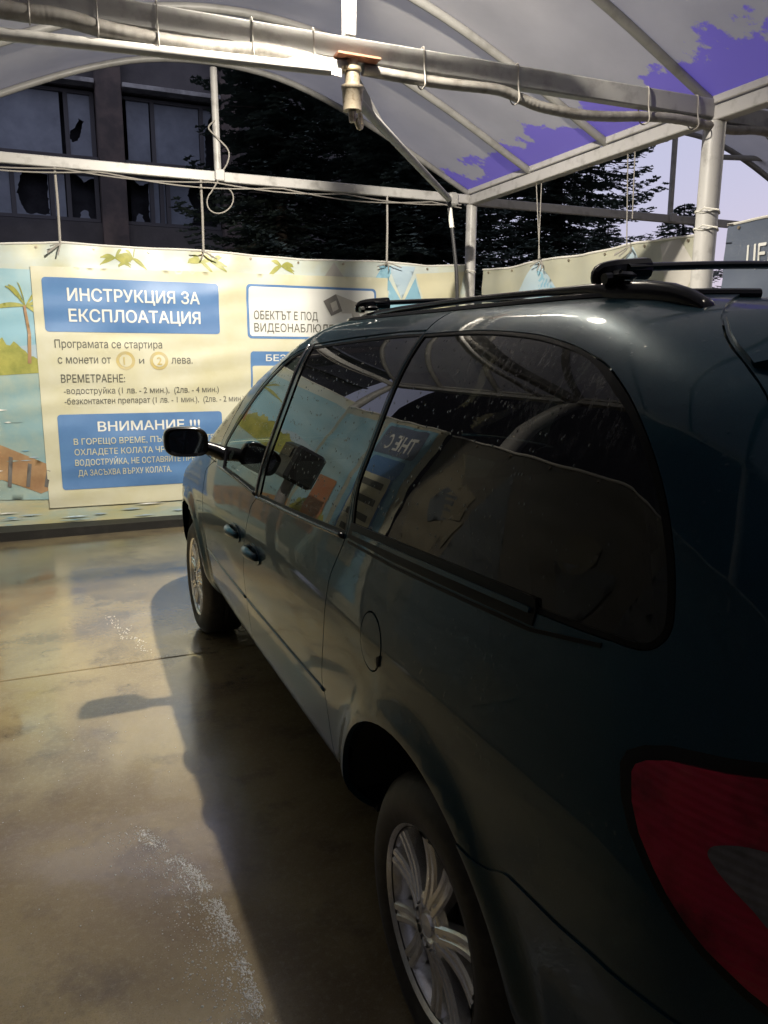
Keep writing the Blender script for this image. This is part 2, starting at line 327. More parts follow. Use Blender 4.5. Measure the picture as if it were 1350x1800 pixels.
def make_canopy(label):
    t = empty('wash_canopy', (CX, 1.2, 0), label, 'canopy', 'arched fabric canopies over the wash bays')
    ys = np.linspace(6.16, -6.2, 133); xs = CX + AX*HALF
    v = []; f = []; arc = np.concatenate([[0], np.cumsum(np.hypot(np.diff(xs), np.diff(AZ)))]); tot = arc[-1]
    ry = np.array(RIBS)
    for y in ys:
        j = np.abs(ry-y).min(); sag = .045*np.sin(np.clip(j/.55, 0, 1)*math.pi/2)**2
        for i, x in enumerate(xs):
            e = math.sin(math.pi*i/(len(xs)-1))
            v.append((x, y, AZ[i]+.035 - sag*e))
    n = len(xs)
    for a in range(len(ys)-1):
        for b in range(n-1): f.append((a*n+b, a*n+b+1, (a+1)*n+b+1, (a+1)*n+b))
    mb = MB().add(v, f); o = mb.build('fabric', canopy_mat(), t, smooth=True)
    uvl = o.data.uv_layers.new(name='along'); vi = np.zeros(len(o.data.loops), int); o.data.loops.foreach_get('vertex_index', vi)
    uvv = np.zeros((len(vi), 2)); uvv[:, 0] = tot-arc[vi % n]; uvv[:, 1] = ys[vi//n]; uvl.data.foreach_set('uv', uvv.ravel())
    # hem rope round the far arch
    MB().tube([(x, 6.16, z+.02) for x, z in zip(xs, AZ)], .022, 8).build('hem', M['steel_gray'], t, True)
    for y in RIBS:
        MB().tube([(x, y, z) for x, z in zip(xs[::2], AZ[::2])], .031 if y < 6 else .027, 10).build('rib', M['steel_gray'], t, True)
    for sx in (-1, 1):
        x = CX+sx*HALF
        b = MB(); b.beam((x, 6.18, 3.155), (x, -6.3, 3.155), .10, .09); b.beam((x-sx*.045, 6.18, 3.235), (x-sx*.045, -6.3, 3.235), .03, .05)
        b.build('eave_beam', M['steel_white'], t)
        for y, r in ((6.10, .056), (2.85, .072), (-.45, .072), (-3.7, .072)):
            c = MB().tube([(x, y, 0), (x, y, 3.11)], r, 20).build('column', M['steel_white'], t, True)
            if y < 6: MB().box((x, y, .012), (.26, .26, .02), bev=.003).build('base_plate', M['steel_gray'], c)
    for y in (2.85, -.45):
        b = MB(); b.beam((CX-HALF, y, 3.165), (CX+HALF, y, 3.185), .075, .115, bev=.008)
        b.build('tie_beam', M['steel_toned'], t)
        MB().beam((.93, y, 3.24), (.93, y, 4.08), .062, .062, up=(1, 0, 0)).build('king_post', M['steel_toned'], t)
    b = MB(); b.beam((CX-HALF, 6.10, 3.15), (CX+HALF, 6.10, 3.165), .06, .085); b.build('back_beam', M['steel_white'], t)
    p = MB().tube([(.88, 6.10, 3.19), (.87, 6.10, 4.06)], .032, 12).build('hanging_post', M['steel_white'], t, True)
    MB().box((.885, 6.055, 3.165), (.085, .05, .10), bev=.008).build('junction_box', M['steel_white'], p)
    return t
canopy = make_canopy('grey arched fabric canopy with sky glow painted purple along its edge above the dark minivan')
def copy_tree(o, parent=None):
    c = o.copy(); COLL.objects.link(c)
    if parent is not None: c.parent = parent; c.matrix_parent_inverse = o.matrix_parent_inverse.copy()
    for ch in list(o.children): copy_tree(ch, c)
    return c
nb = copy_tree(canopy); nb.location.x += 5.25
nb['label'] = 'neighbouring bay canopy of grey fabric glimpsed beyond the right-hand columns'
for ch in list(nb.children):
    if ch.name.startswith(('column', 'eave_beam')) and ch.data.vertices[0].co.x < CX-1:
        for g_ in list(ch.children): bpy.data.objects.remove(g_, do_unlink=True)
        bpy.data.objects.remove(ch, do_unlink=True)

# lamps the bay is lit by (just above the picture)
def flood(loc, w, label, aim=(0, 0, 0)):
    t = empty('flood_lamp', loc, label, 'lamp', 'lamps under the canopy')
    h = MB(); h.lathe([(.16, .0), (.16, .05), (.10, .07), (.02, .19), (0, .195)], loc, 'z', 28); h.build('lamp_shade', M['steel_gray'], t, True)
    MB().lathe([(.012, 0), (.012, .15), (.03, .15)], loc, 'z', 24).build('bulb', emis('lamp_glow', (1, .88, .70), 30), t)
    MB().tube([(loc[0], loc[1], loc[2]+.15), (loc[0], loc[1], float(archz(loc[0])))], .012, 8).build('stem', M['steel_gray'], t, True)
    if aim != (0, 0, 0):      # added plate on brackets, made up to keep lamp light off the tie beam
        vz = MB(); c_ = (loc[0], loc[1]+.168, loc[2]-.03-.249); vz.box(c_, (1.2, .004, .051), Matrix.Rotation(math.radians(-56), 3, 'X')); vz.build('light_blocker', M['black'], t)
        for q_ in (-1, 1): MB().beam((loc[0]+.15*q_, loc[1]+.02, loc[2]+.02), (loc[0]+.2*q_, c_[1], c_[2]+.03), .012, .004).build('blocker_bracket', M['black'], t)
    for kind_, k_, dz in (('SPOT', 1.0, -.03), ('POINT', .07, -.03)):
        ld = bpy.data.lights.new('lamp_light', kind_); ld.energy = w*k_; ld.color = LAMP_COL; ld.shadow_soft_size = .035
        if kind_ == 'SPOT': ld.spot_size = math.radians(152); ld.spot_blend = .9
        lo = bpy.data.objects.new('lamp_light', ld); COLL.objects.link(lo); lo.location = (0, 0, dz); lo.parent = t; lo.rotation_euler = aim if kind_ == 'SPOT' else (0, 0, 0)
    return t
flood(LAMP_POS, LAMP_W, 'round lamp hanging under the canopy ridge near the king post', (math.radians(36), math.radians(-8), 0))
flood(LAMP2_POS, LAMP2_W, 'round lamp hanging under the canopy ridge behind the minivan')

flood((6.2, 2.6, 3.88), 420, 'round lamp under the ridge of the neighbouring bay canopy')
# swivel booms
t = empty('wash_boom', (.93, 2.80, 3.11), 'long pale spray boom reaching left from the swivel under the tie beam', 'spray boom')
MB().tube([(.80, 2.78, 3.045), (-1.45, 2.86, 2.985)], .027, 14).build('arm', M['steel_white'], t, True)
gp = MB(); gp.add([(.86, 2.785, 3.02), (.86, 2.785, 3.10), (.62, 2.785, 3.085), (.52, 2.785, 3.05), (.86, 2.775, 3.02), (.86, 2.775, 3.10), (.62, 2.775, 3.085), (.52, 2.775, 3.05)],
    [(0, 1, 2, 3), (7, 6, 5, 4), (0, 4, 5, 1), (1, 5, 6, 2), (2, 6, 7, 3), (3, 7, 4, 0)]); gp.build('gusset', M['steel_white'], t)
MB().lathe([(-.215, 0), (-.215, .018), (-.16, .022), (-.16, .05), (-.06, .056), (-.055, .06), (-.04, .06), (-.035, .04), (.03, .04), (.035, .048), (.05, .048), (.055, .03), (.11, .03), (.11, 0)], (.93, 2.80, 3.03), 'z', 24).build('swivel', M['brass'], t, True)
MB().box((.95, 2.80, 3.125), (.24, .12, .012), bev=.002).build('mounting_plate', M['rust'], t)
MB().tube(smooth_path([(.95, 2.80, 2.83), (.975, 2.82, 2.80), (1.0, 2.85, 2.82), (1.0, 2.87, 2.88)], 5), .014, 8).build('elbow', M['brass'], t, True)
t = empty('wash_boom', (.98, 2.85, 2.95), 'grey spray boom slanting to the back beam with black hose hanging from its tip', 'spray boom')
MB().tube([(.98, 2.88, 2.955), (2.70, 5.08, 2.945)], .027, 14).build('arm', M['steel_gray'], t, True)
gp = MB(); gp.add([(.97, 2.87, 2.97), (.97, 2.87, 3.07), (1.3, 3.29, 2.97), (.985, 2.86, 2.97), (.985, 2.86, 3.07), (1.315, 3.28, 2.97)], [(0, 1, 2), (5, 4, 3), (0, 3, 4, 1), (1, 4, 5, 2), (2, 5, 3, 0)]); gp.build('gusset', M['steel_gray'], t)
MB().box((2.76, 5.12, 2.95), (.09, .09, .11), bev=.015).build('swivel', M['steel_gray'], t)
hs = smooth_path([(2.72, 5.10, 2.93), (2.72, 5.09, 2.85), (2.75, 5.07, 2.6), (2.78, 5.05, 2.3), (2.80, 5.05, 1.9), (2.82, 5.05, 1.2), (2.80, 5.1, .5)], 8)
MB().tube(hs, .017, 8).build('hose', M['hose_black'], t, True)
MB().tube([hs[7], hs[10], hs[13]], .021, 8).build('sleeve', M['tie'], t, True)
# flexible conduit strapped under the tie beam
cp = [(-1.7, 2.832, 3.12), (-.74, 2.832, 3.105), (-.5, 2.832, 3.11), (-.26, 2.832, 3.085), (0, 2.832, 3.075), (.27, 2.832, 3.085), (.45, 2.832, 3.105), (.62, 2.832, 3.10), (.80, 2.832, 3.085), (.93, 2.832, 3.10)]
t = empty('conduit', (0, 2.832, 3.1), 'fat grey flexible conduit strapped under the left half of the tie beam', 'conduit')
c1 = smooth_path(cp, 22)
MB().tube(c1, [.039+.0009*((i//2) % 2) for i in range(len(c1))], 12).build('sheath', M['conduit'], t, True, 80)
cp2 = [(1.0, 2.832, 3.09), (1.2, 2.832, 3.085), (1.5, 2.832, 3.085), (1.83, 2.832, 3.095), (2.0, 2.832, 3.065), (2.14, 2.832, 3.04), (2.4, 2.832, 3.03), (2.64, 2.832, 3.045), (2.9, 2.832, 3.075), (3.2, 2.832, 3.09), (3.6, 2.832, 3.075), (3.9, 2.832, 3.10), (4.3, 2.832, 3.07), (4.8, 2.832, 3.1)]
c2 = smooth_path(cp2, 20)
t2 = empty('conduit', (2.2, 2.832, 3.1), 'sagging grey flexible conduit strapped along the right half of the tie beam', 'conduit')
MB().tube(c2, [.030+.0008*((i//2) % 2) for i in range(len(c2))], 12).build('sheath', M['conduit'], t2, True, 80)
for (tt, xs_) in ((t, (-.62, -.33, -.06, .40, .72)), (t2, (1.35, 1.95, 2.9, 3.3, 4.0))):
    for x in xs_:
        c_ = min((c1 if tt is t else c2), key=lambda p: abs(p[0]-x))
        zt = 3.235 if x < 3.5 else 3.20
        lp = [(x, 2.785, c_[2]-.03), (x, 2.83, c_[2]-.047), (x, 2.875, c_[2]-.02), (x, 2.892, 3.12), (x, 2.892, zt), (x, 2.85, zt+.006), (x, 2.808, zt), (x, 2.80, 3.13)]
        MB().tube(smooth_path(lp, 4, True), .0042, 6, closed=True).build('cable_tie', M['hose'], tt, True)
# rods and cables on the back beam
def rod(x, y, z0, z1, lab, r=.011):
    t = MB().tube([(x, y, z0), (x+.004, y, (z0+z1)/2), (x, y, z1)], r, 8)
    o = t.build('hanging_rod', M['wire'], None, True); tag(o, lab, 'rod', 'rods the banners hang from'); return o
rod(-.49, 6.085, 2.50, 3.12, 'thin rod above the left end of the instruction banner, left of its blue heading')
rod(.72, 6.085, 2.50, 3.12, 'thin rod between back beam and banner near the cable loop')
rod(2.54, 6.085, 2.49, 3.12, 'thin rod between back beam and banner near the triangle pattern')
for i, (sg, lab) in enumerate(((.035, 'thin slack cable running along the underside of the back beam'), (.055, 'second, lower slack cable drooping along the back beam'))):
    pts = []
    for a in np.linspace(-1.7, 3.35, 60):
        pts.append((a, 6.05-.004*i, 3.10 - sg*abs(math.sin((a+1.7)*math.pi/(1.26+.31*i))) ))
    tag(MB().tube(pts, .006, 6).build('cable', M['wire'], None, True), lab, 'cable', 'cables along the back beam')
lpz = [(.88+.12*math.cos(a), 6.04, 2.95+.11*math.sin(a)+.03*math.cos(a)) for a in np.linspace(2.3, 7.2, 30)]
tag(MB().tube([(.87, 6.05, 3.12)]+lpz, .006, 6).build('cable', M['wire'], None, True), 'loose loop of pale cable hanging below the junction box', 'cable')
tag(MB().tube(smooth_path([(.86, 6.06, 3.62), (.80, 6.05, 3.55), (.87, 6.05, 3.48), (.97, 6.05, 3.38), (.96, 6.05, 3.28), (.91, 6.05, 3.2)], 6), .007, 6).build('cable', M['wire'], None, True), 'bent cable leaving the hanging post above the junction box', 'cable')
for (a, b, lab) in (((3.5, 4.92, 3.1), (3.53, 4.86, 2.46), 'thin wire hanging in front of spruce, right of the far column'), ((3.5, 4.84, 3.1), (3.53, 4.88, 2.46), 'thin slanting wire hanging beside another in front of spruce'),
                    ((3.5, 3.70, 3.1), (3.53, 3.68, 2.44), 'thin wire hanging against the sky near the light column'), ((3.5, 3.62, 3.1), (3.5, 3.60, 2.62), 'short thin wire against sky nearest the light column')):
    tag(MB().tube([a, b], .0045, 6).build('wire', M['wire'], None, True), lab, 'wire', 'wires holding up the right banner')
t = empty('wash_boom', (6.5, 6.05, 3.7), 'slim dark spray boom with hanging hose in the neighbouring bay', 'spray boom')
MB().tube([(7.9, 6.0, 3.95), (6.64, 6.0, 3.86), (6.48, 6.0, 3.73)], .03, 10).build('arm', M['steel_gray'], t, True)
MB().tube(smooth_path([(6.48, 6.0, 3.73), (6.46, 6.0, 3.5), (6.44, 6.0, 3.0)], 6), .022, 8).build('hose', M['hose_black'], t, True)

# ------------------------------------------------------------------ printed banners
def in_poly(pts, poly):
    x, y = pts[:, 0], pts[:, 1]; ins = np.zeros(len(pts), bool); n = len(poly)
    for i in range(n):
        x0, y0 = poly[i]; x1, y1 = poly[(i+1) % n]
        c = (y0 > y) != (y1 > y)
        with np.errstate(divide='ignore', invalid='ignore'): xi = (x1-x0)*(y-y0)/(y1-y0)+x0
        ins ^= c & (x < xi)
    return ins
def densify(poly, d):
    out = []
    for i in range(len(poly)):
        a = np.array(poly[i], float); b = np.array(poly[(i+1) % len(poly)], float)
        n = max(1, int(math.ceil(np.linalg.norm(b-a)/d)))
        for k_ in range(n): out.append(a+(b-a)*k_/n)
    return np.array(out)
def cdt(outer, holes=(), edge=.02, grid=.04):
    """triangles of a polygon with holes; returns verts (n,2), tris, list of boundary loops"""
    loops = [densify(outer, edge)] + [densify(h, edge) for h in holes]
    pts = []; edges = []; bl = []
    for lp in loops:
        o = len(pts); n = len(lp); pts += [tuple(p) for p in lp]; edges += [(o+i, o+(i+1) % n) for i in range(n)]; bl.append(list(range(o, o+n)))
    nb_ = len(pts); B = np.array(pts); mn, mx = loops[0].min(0), loops[0].max(0)
    gx = np.arange(mn[0]+grid*.5, mx[0], grid); gy = np.arange(mn[1]+grid*.5, mx[1], grid*.87)
    G = np.array([(x+(.5*grid if j % 2 else 0), y) for j, y in enumerate(gy) for x in gx]).reshape(-1, 2)
    if len(G):
        ok = in_poly(G, loops[0])
        for h in loops[1:]: ok &= ~in_poly(G, h)
        G = G[ok]
        if len(G):
            dm = np.concatenate([np.sqrt(((ch[:, None, :]-B[None])**2).sum(-1)).min(1) for ch in np.array_split(G, max(1, len(G)//400))])
            G = G[dm > min(edge, grid)*.6]
    allp = [Vector(p) for p in pts] + [Vector(p) for p in G]
    vo, eo, fo, ov, oe, of = delaunay_2d_cdt(allp, edges, [], 0, 1e-6)
    V = np.array([(p.x, p.y) for p in vo]); F = np.array([f for f in fo if len(f) == 3])
    c = V[F].mean(1); ok = in_poly(c, loops[0])
    for h in loops[1:]: ok &= ~in_poly(c, h)
    F = F[ok]
    inv = {}
    for i, o in enumerate(ov):
        for q in o: inv[q] = i
    bl = [[inv[i] for i in l] for l in bl]
    return V, F, bl

class Banner:
    def __init__(s, name, O, U, N, s0, s1, top, bot, cloth, label, seed, group='printed banners round the wash bay'):
        s.O, s.U, s.N = np.array(O, float), np.array(U, float), np.array(N, float); s.top, s.bot, s.seed = top, bot, seed
        c = s.O + s.U*(s0+s1)/2
        s.root = empty(name, tuple(c), label, 'banner', group)
        ns = int((s1-s0)/.045); nzz = 56
        ss = np.linspace(s0, s1, ns+1); v = []; f = []
        for a in ss:
            zt, zb = s.lim(a)
            for b in np.linspace(0, 1, nzz+1): v.append(s.pt(a, zb+(zt-zb)*b, 0))
        for i in range(ns):
            for j in range(nzz): f.append((i*(nzz+1)+j, (i+1)*(nzz+1)+j, (i+1)*(nzz+1)+j+1, i*(nzz+1)+j+1))
        MB().add(v, f).build('cloth', cloth, s.root, True, 180)
        mb = MB(); hem = [s.pt(a, s.lim(a)[0]-.004, .003) for a in ss]; mb.tube(hem, .009, 6); mb.build('hem', M['tie'], s.root, True)
        ey = MB()
        for a in np.arange(s0+.1, s1, .46):
            p = s.pt(a, s.lim(a)[0]-.035, .004); q = s.pt(a, s.lim(a)[0]-.035, .012)
            ey.tube([p, q], .011, 8)
        ey.build('eyelet', M['brass'], s.root)
    def lim(s, a):
        return float(np.interp(a, [p[0] for p in s.top], [p[1] for p in s.top])), float(np.interp(a, [p[0] for p in s.bot], [p[1] for p in s.bot]))
    def rip(s, a, z):
        k = s.seed
        d = .010*math.sin(1.7*a+.9*z+k)*math.sin(2.3*z+k) + .005*math.sin(9*z+1.3*math.sin(2*a+k)) + .0032*math.sin(23*z+2*math.sin(3.1*a)+k*2) + .003*math.sin(31*z-4*a+k)
        zt, zb = s.lim(a); e = max(0, 1-(zt-z)/.5)
        d += .012*e*math.sin(a*13.6+k) + .02*math.sin(math.pi*min(max((z-zb)/(zt-zb), 0), 1))
        return d
    def pt(s, a, z, off): 
        p = s.O + s.U*a + s.N*(s.rip(a, z)+off); return (p[0], p[1], z)
    def poly(s, pts, m_, layer=1, name='printed_panel', edge=.04, grid=.05, parent=None):
        V, F, _ = cdt(pts, (), edge, grid)
        return MB().add([s.pt(a, z, .0038*layer) for a, z in V], [tuple(t) for t in F]).build(name, m_, parent or s.root, True, 180)
    def rect(s, a0, a1, z0, z1, m_, layer=1, r=.03, name='printed_panel'):
        pts = []
        for (cx, cz, st) in ((a1-r, z1-r, 0), (a0+r, z1-r, 90), (a0+r, z0+r, 180), (a1-r, z0+r, 270)):
            for k_ in range(5):
                a = math.radians(st+k_*22.5); pts.append((cx+r*math.cos(a), cz+r*math.sin(a)))
        return s.poly(pts, m_, layer, name)
    def text(s, lines, m_, layer=3, name='lettering', parent=None, bold=.012):
        mb = MB()
        for (tx, a0, a1, z, h) in lines:
            V, F = text_mesh(tx, bold)
            w = V[:, 0].max()-V[:, 0].min(); x0 = V[:, 0].min(); kz = h/CAPH
            kx = (a1-a0)/w if a1 else kz
            mb.add([s.pt(a0+(p[0]-x0)*kx, z+p[1]*kz, .0038*layer+.0003*p[2]) for p in V], F)
        return mb.build(name, m_, parent or s.root)
def text_mesh(tx, bold):
    """outline of the string from the built-in font, filled by a constrained triangulation with the non-zero rule"""
    cu = bpy.data.curves.new('tmp_text', 'FONT'); cu.body = tx; cu.size = 1; cu.resolution_u = 3; cu.fill_mode = 'NONE'
    o = bpy.data.objects.new('tmp_text', cu); COLL.objects.link(o); dg = bpy.context.evaluated_depsgraph_get(); dg.update()
    me = bpy.data.meshes.new_from_object(o.evaluated_get(dg))
    P2 = np.array([v.co[:2] for v in me.vertices]); nx = {}
    for e in me.edges:
        a, b = e.vertices; nx.setdefault(a, []).append(b); nx.setdefault(b, []).append(a)
    bpy.data.objects.remove(o, do_unlink=True); bpy.data.meshes.remove(me); bpy.data.curves.remove(cu)
    seen = set(); loops = []
    for st in nx:
        if st in seen: continue
        lp = [st]; seen.add(st); cur = st
        # keep the font's own direction: vertices are stored in order round each contour
        while True:
            nxt = [q for q in nx[cur] if q not in seen]
            if not nxt: break
            cur = min(nxt) if cur+1 not in nxt else cur+1; lp.append(cur); seen.add(cur)
        if len(lp) > 2: loops.append(P2[lp])
    def area(l): return .5*np.sum(l[:, 0]*np.roll(l[:, 1], -1)-np.roll(l[:, 0], -1)*l[:, 1])
    # group contours into glyphs that overlap in x
    loops.sort(key=lambda l: l[:, 0].min()); groups = []
    for l in loops:
        if groups and l[:, 0].min() < max(q[:, 0].max() for q in groups[-1])-.002: groups[-1].append(l)
        else: groups.append([l])
    V = []; F = []
    for g in groups:
        pts = []; ed = []
        for l in g:
            keep = [i for i in range(len(l)) if np.hypot(*(l[i]-l[i-1])) > 1e-5]; l2 = l[keep]; o_ = len(pts); n = len(l2)
            pts += [Vector(p) for p in l2]; ed += [(o_+i, o_+(i+1) % n) for i in range(n)]
        vo, eo, fo, *_ = delaunay_2d_cdt(pts, ed, [], 0, 1e-6)
        W = np.array([(p.x, p.y) for p in vo]); T = np.array([f for f in fo if len(f) == 3]); c = W[T].mean(1); wn_ = np.zeros(len(c))
        for l in g: wn_ += np.where(in_poly(c, l), np.sign(area(l)), 0)
        T = T[np.abs(wn_) > .5]; k_ = len(V); V += W.tolist(); F += [tuple(int(q)+k_ for q in t) for t in T]
    V = np.array(V); V = np.column_stack([V, np.zeros(len(V))])
    if bold > 0:
        n = len(V); A = V.copy(); B_ = V.copy(); A[:, 0] -= bold; B_[:, 0] += bold; B_[:, 2] = 1; C_ = V.copy(); C_[:, 1] += bold*.8; C_[:, 2] = 2; D_ = V.copy(); D_[:, 1] -= bold*.8; D_[:, 2] = 3
        V = np.concatenate([A, B_, C_, D_]); F = F+[tuple(q+n*k_ for q in f) for k_ in (1, 2, 3) for f in F]
    return V, F
_V, _F = text_mesh('Н', 0.0); CAPH = float(_V[:, 1].max()-_V[:, 1].min())

def print_mat(name, c1, c2, scale=3, rough=.45):
    return mat(name, c1, rough, noise=(scale, c2, .35, .68), bump=(60, .05, .002))
def cloth_beach():
    m_ = bpy.data.materials.new('beach_print'); m_.use_nodes = True; nt = m_.node_tree; b = nt.nodes['Principled BSDF']; L = nt.links
    tc = nt.nodes.new('ShaderNodeTexCoord'); sx = nt.nodes.new('ShaderNodeSeparateXYZ'); L.new(tc.outputs['Object'], sx.inputs[0])
    mp = nt.nodes.new('ShaderNodeMapping'); mp.inputs['Scale'].default_value = (1.2, 1, 7); L.new(tc.outputs['Object'], mp.inputs[0])
    n = nt.nodes.new('ShaderNodeTexNoise'); n.inputs['Scale'].default_value = 2.2; n.inputs['Detail'].default_value = 7; n.inputs['Roughness'].default_value = .65; L.new(mp.outputs[0], n.inputs['Vector'])
    n2 = nt.nodes.new('ShaderNodeTexNoise'); n2.inputs['Scale'].default_value = 2.0; n2.inputs['Detail'].default_value = 4; L.new(tc.outputs['Object'], n2.inputs['Vector'])
    ad = nt.nodes.new('ShaderNodeMath'); ad.operation = 'MULTIPLY_ADD'; ad.inputs[1].default_value = .55; L.new(n.outputs[0], ad.inputs[0]); L.new(sx.outputs[2], ad.inputs[2])
    mr = nt.nodes.new('ShaderNodeMapRange'); mr.inputs[1].default_value = .25; mr.inputs[2].default_value = 2.8; L.new(ad.outputs[0], mr.inputs[0])
    cr = nt.nodes.new('ShaderNodeValToRGB'); e = cr.color_ramp.elements
    cols = [(0, (.50, .47, .30)), (.06, (.38, .46, .40)), (.11, (.55, .52, .36)), (.17, (.33, .42, .38)), (.24, (.58, .50, .30)), (.36, (.60, .55, .36)), (.55, (.62, .58, .38)), (.8, (.60, .58, .42)), (.92, (.52, .58, .54)), (1, (.50, .54, .50))]
    e[0].position = 0; e[0].color = (*cols[0][1], 1); e[1].position = 1; e[1].color = (*cols[-1][1], 1)
    for p, c in cols[1:-1]:
        q = e.new(p); q.color = (*c, 1)
    L.new(mr.outputs[0], cr.inputs[0])
    m2 = nt.nodes.new('ShaderNodeMapRange'); m2.inputs[1].default_value = .5; m2.inputs[2].default_value = .68; m2.inputs[4].default_value = .55; L.new(n2.outputs[0], m2.inputs[0])
    mx = nt.nodes.new('ShaderNodeMix'); mx.data_type = 'RGBA'; L.new(m2.outputs[0], mx.inputs[0]); L.new(cr.outputs[0], mx.inputs[6]); mx.inputs[7].default_value = (.52, .46, .16, 1)
    L.new(mx.outputs[2], b.inputs['Base Color']); b.inputs['Roughness'].default_value = .42
    return m_
PM = dict(blue=print_mat('blue_print', (.085, .19, .40), (.11, .235, .46)), white=mat('white_print', (.72, .72, .68), .5), ink=mat('grey_ink', (.12, .12, .10), .6),
          pale=print_mat('pale_print', (.62, .605, .47), (.56, .53, .34), 2.5), cream=print_mat('cream_print', (.60, .56, .38), (.52, .50, .36), 2), teal=print_mat('teal_print', (.20, .38, .50), (.26, .46, .55), 3),
          sky=print_mat('sky_print', (.26, .46, .55), (.40, .54, .56), 2), sea=print_mat('sea_print', (.24, .38, .40), (.36, .44, .38), 5), palm=print_mat('palm_print', (.24, .26, .06), (.42, .40, .10), 9),
          wood=print_mat('pier_print', (.42, .27, .14), (.30, .17, .09), 6), lblue=print_mat('light_blue_print', (.36, .47, .55), (.44, .53, .56), 2), gold=print_mat('coin_print', (.55, .43, .14), (.45, .40, .25), 12),
          gray=print_mat('grey_print', (.42, .40, .36), (.50, .48, .44), 3), dgray=mat('dark_grey_print', (.16, .15, .14), .5), navy=print_mat('navy_print', (.12, .15, .22), (.16, .19, .26), 3), orange=print_mat('orange_print', (.45, .16, .07), (.4, .2, .1), 4))
bk = Banner('banner', (0, 6.10, 0), (1, 0, 0), (0, -1, 0), -1.70, 3.45,
            [(-1.7, 2.46), (-.95, 2.48), (-.49, 2.52), (.1, 2.51), (.72, 2.52), (1.3, 2.495), (1.71, 2.485), (2.54, 2.51), (3.0, 2.49), (3.45, 2.52)], [(-1.7, .03), (3.45, .06)], cloth_beach(),
            'long cream and blue banner of wash instructions hanging across the back of bay', 1.0)
# picture at the left edge, big pale panel
bk.poly([(-1.69, 1.0), (-.74, 1.0), (-.74, 2.28), (-1.69, 2.28)], PM['sky'], 1, 'printed_sky')
bk.poly([(-1.69, .35), (-.70, .30), (-.70, 1.45), (-1.69, 1.45)], PM['sea'], 2, 'printed_sea')
def leafy(B_, x0, x1, zb, h, seed, m_, layer):
    r_ = random.Random(seed); top = []
    n = 34
    for i in range(n+1):
        t = i/n; top.append((x1+(x0-x1)*t, zb+h*(math.sin(math.pi*min(max(t, .04), .96))**.6)*(.8+.2*math.sin(5*t+seed))+r_.uniform(-.035, .035)))
    B_.poly([(x0, zb), ((x0+x1)/2, zb-.03), (x1, zb)]+top, m_, layer, 'printed_palm')
def frond(B_, c, L, seed, m_, layer):
    r_ = random.Random(seed)
    for k_ in range(8):
        a = r_.uniform(-.5, 3.6); pts = []; q = []
        for i in range(9):
            t = i/8; x = c[0]+L*t*math.cos(a); z = c[1]+L*t*math.sin(a)-.35*L*t*t; w_ = .018*math.sin(math.pi*min(.97, t+.05))+.003
            pts.append((x, z+w_)); q.append((x, z-w_))
        B_.poly(pts+q[::-1], m_, layer, 'printed_palm', .03, .2)
leafy(bk, -1.69, -.715, 1.42, .34, 1, PM['palm'], 3)
frond(bk, (-.80, 1.98), .30, 3, PM['palm'], 3)
bk.poly([(-1.69, 1.0), (-1.08, .80), (-.69, .60), (-.69, .40), (-.80, .36), (-1.1, .50), (-1.69, .45)], PM['wood'], 3, 'printed_pier')
for a, sd in ((-.05, 4), (.10, 5), (.70, 6), (.80, 7), (1.45, 8)): frond(bk, (a, 2.41), .13, sd, PM['palm'], 1)
r_ = random.Random(21)
for k_ in range(46):
    a = r_.uniform(-1.68, 2.4); z = r_.uniform(.08, .21) if k_ < 30 else r_.uniform(.5, 1.3); a = a if k_ < 30 else r_.uniform(-1.66, -.85); L_ = r_.uniform(.08, .3) if k_ < 30 else r_.uniform(.05, .12); h_ = r_.uniform(.004, .010)
    bk.poly([(a, z), (a+L_*.5, z-h_), (a+L_, z), (a+L_*.5, z+h_)], PM[r_.choice(['sea', 'lblue', 'white', 'teal'])], 4, 'printed_wave', .06, .2)
for k_ in range(7):
    t = k_/6; x0 = -1.62+.88*t; bk.poly([(x0, .99-.40*t-.02), (x0+.03, .98-.40*t-.02), (x0+.0, .47-.06*t), (x0-.03, .48-.06*t)], PM['dgray'], 4, 'printed_plank', .08, .2)
bk.poly([(-1.69, 1.60), (-1.4, 1.70), (-1.1, 1.62), (-.74, 1.66), (-.74, 1.45), (-1.69, 1.45)], PM['lblue'], 2, 'printed_hill')
bk.poly([(-.82, 1.50), (-.79, 1.50), (-.775, 1.75), (-.80, 1.99), (-.82, 1.98), (-.80, 1.75)], PM['wood'], 4, 'printed_trunk')
# faceted triangle pattern on the right
for tri, c_ in (([(1.78, 2.20), (1.98, 2.47), (2.2, 2.20)], 'gray'), ([(2.28, 2.16), (2.50, 2.46), (2.62, 2.24)], 'teal'), ([(2.45, 2.47), (2.62, 2.47), (2.55, 2.3)], 'teal'), ([(2.56, 2.47), (2.86, 2.47), (2.71, 2.14)], 'lblue'),
                ([(2.50, 1.6), (2.58, 2.32), (2.72, 2.10), (2.86, 2.36), (3.12, 1.6)], 'teal'), ([(2.86, 2.40), (3.2, 1.55), (3.44, 2.45)], 'cream'), ([(2.5, .3), (2.52, 1.5), (3.3, 1.2), (3.44, .3)], 'lblue')):
    bk.poly(tri, PM[c_], 1, 'printed_triangle')
bk.poly([(-.74, .22), (2.55, .22), (2.55, 2.345), (-.74, 2.31)], PM['pale'], 4, 'printed_panel')
bl_ = bk.rect(-.66, .84, 1.77, 2.225, PM['blue'], 5)
bk.text([('ИНСТРУКЦИЯ ЗА', -.465, .665, 2.035, .105), ('ЕКСПЛОАТАЦИЯ', -.465, .665, 1.86, .105)], PM['white'], 6, parent=bl_, bold=.02)
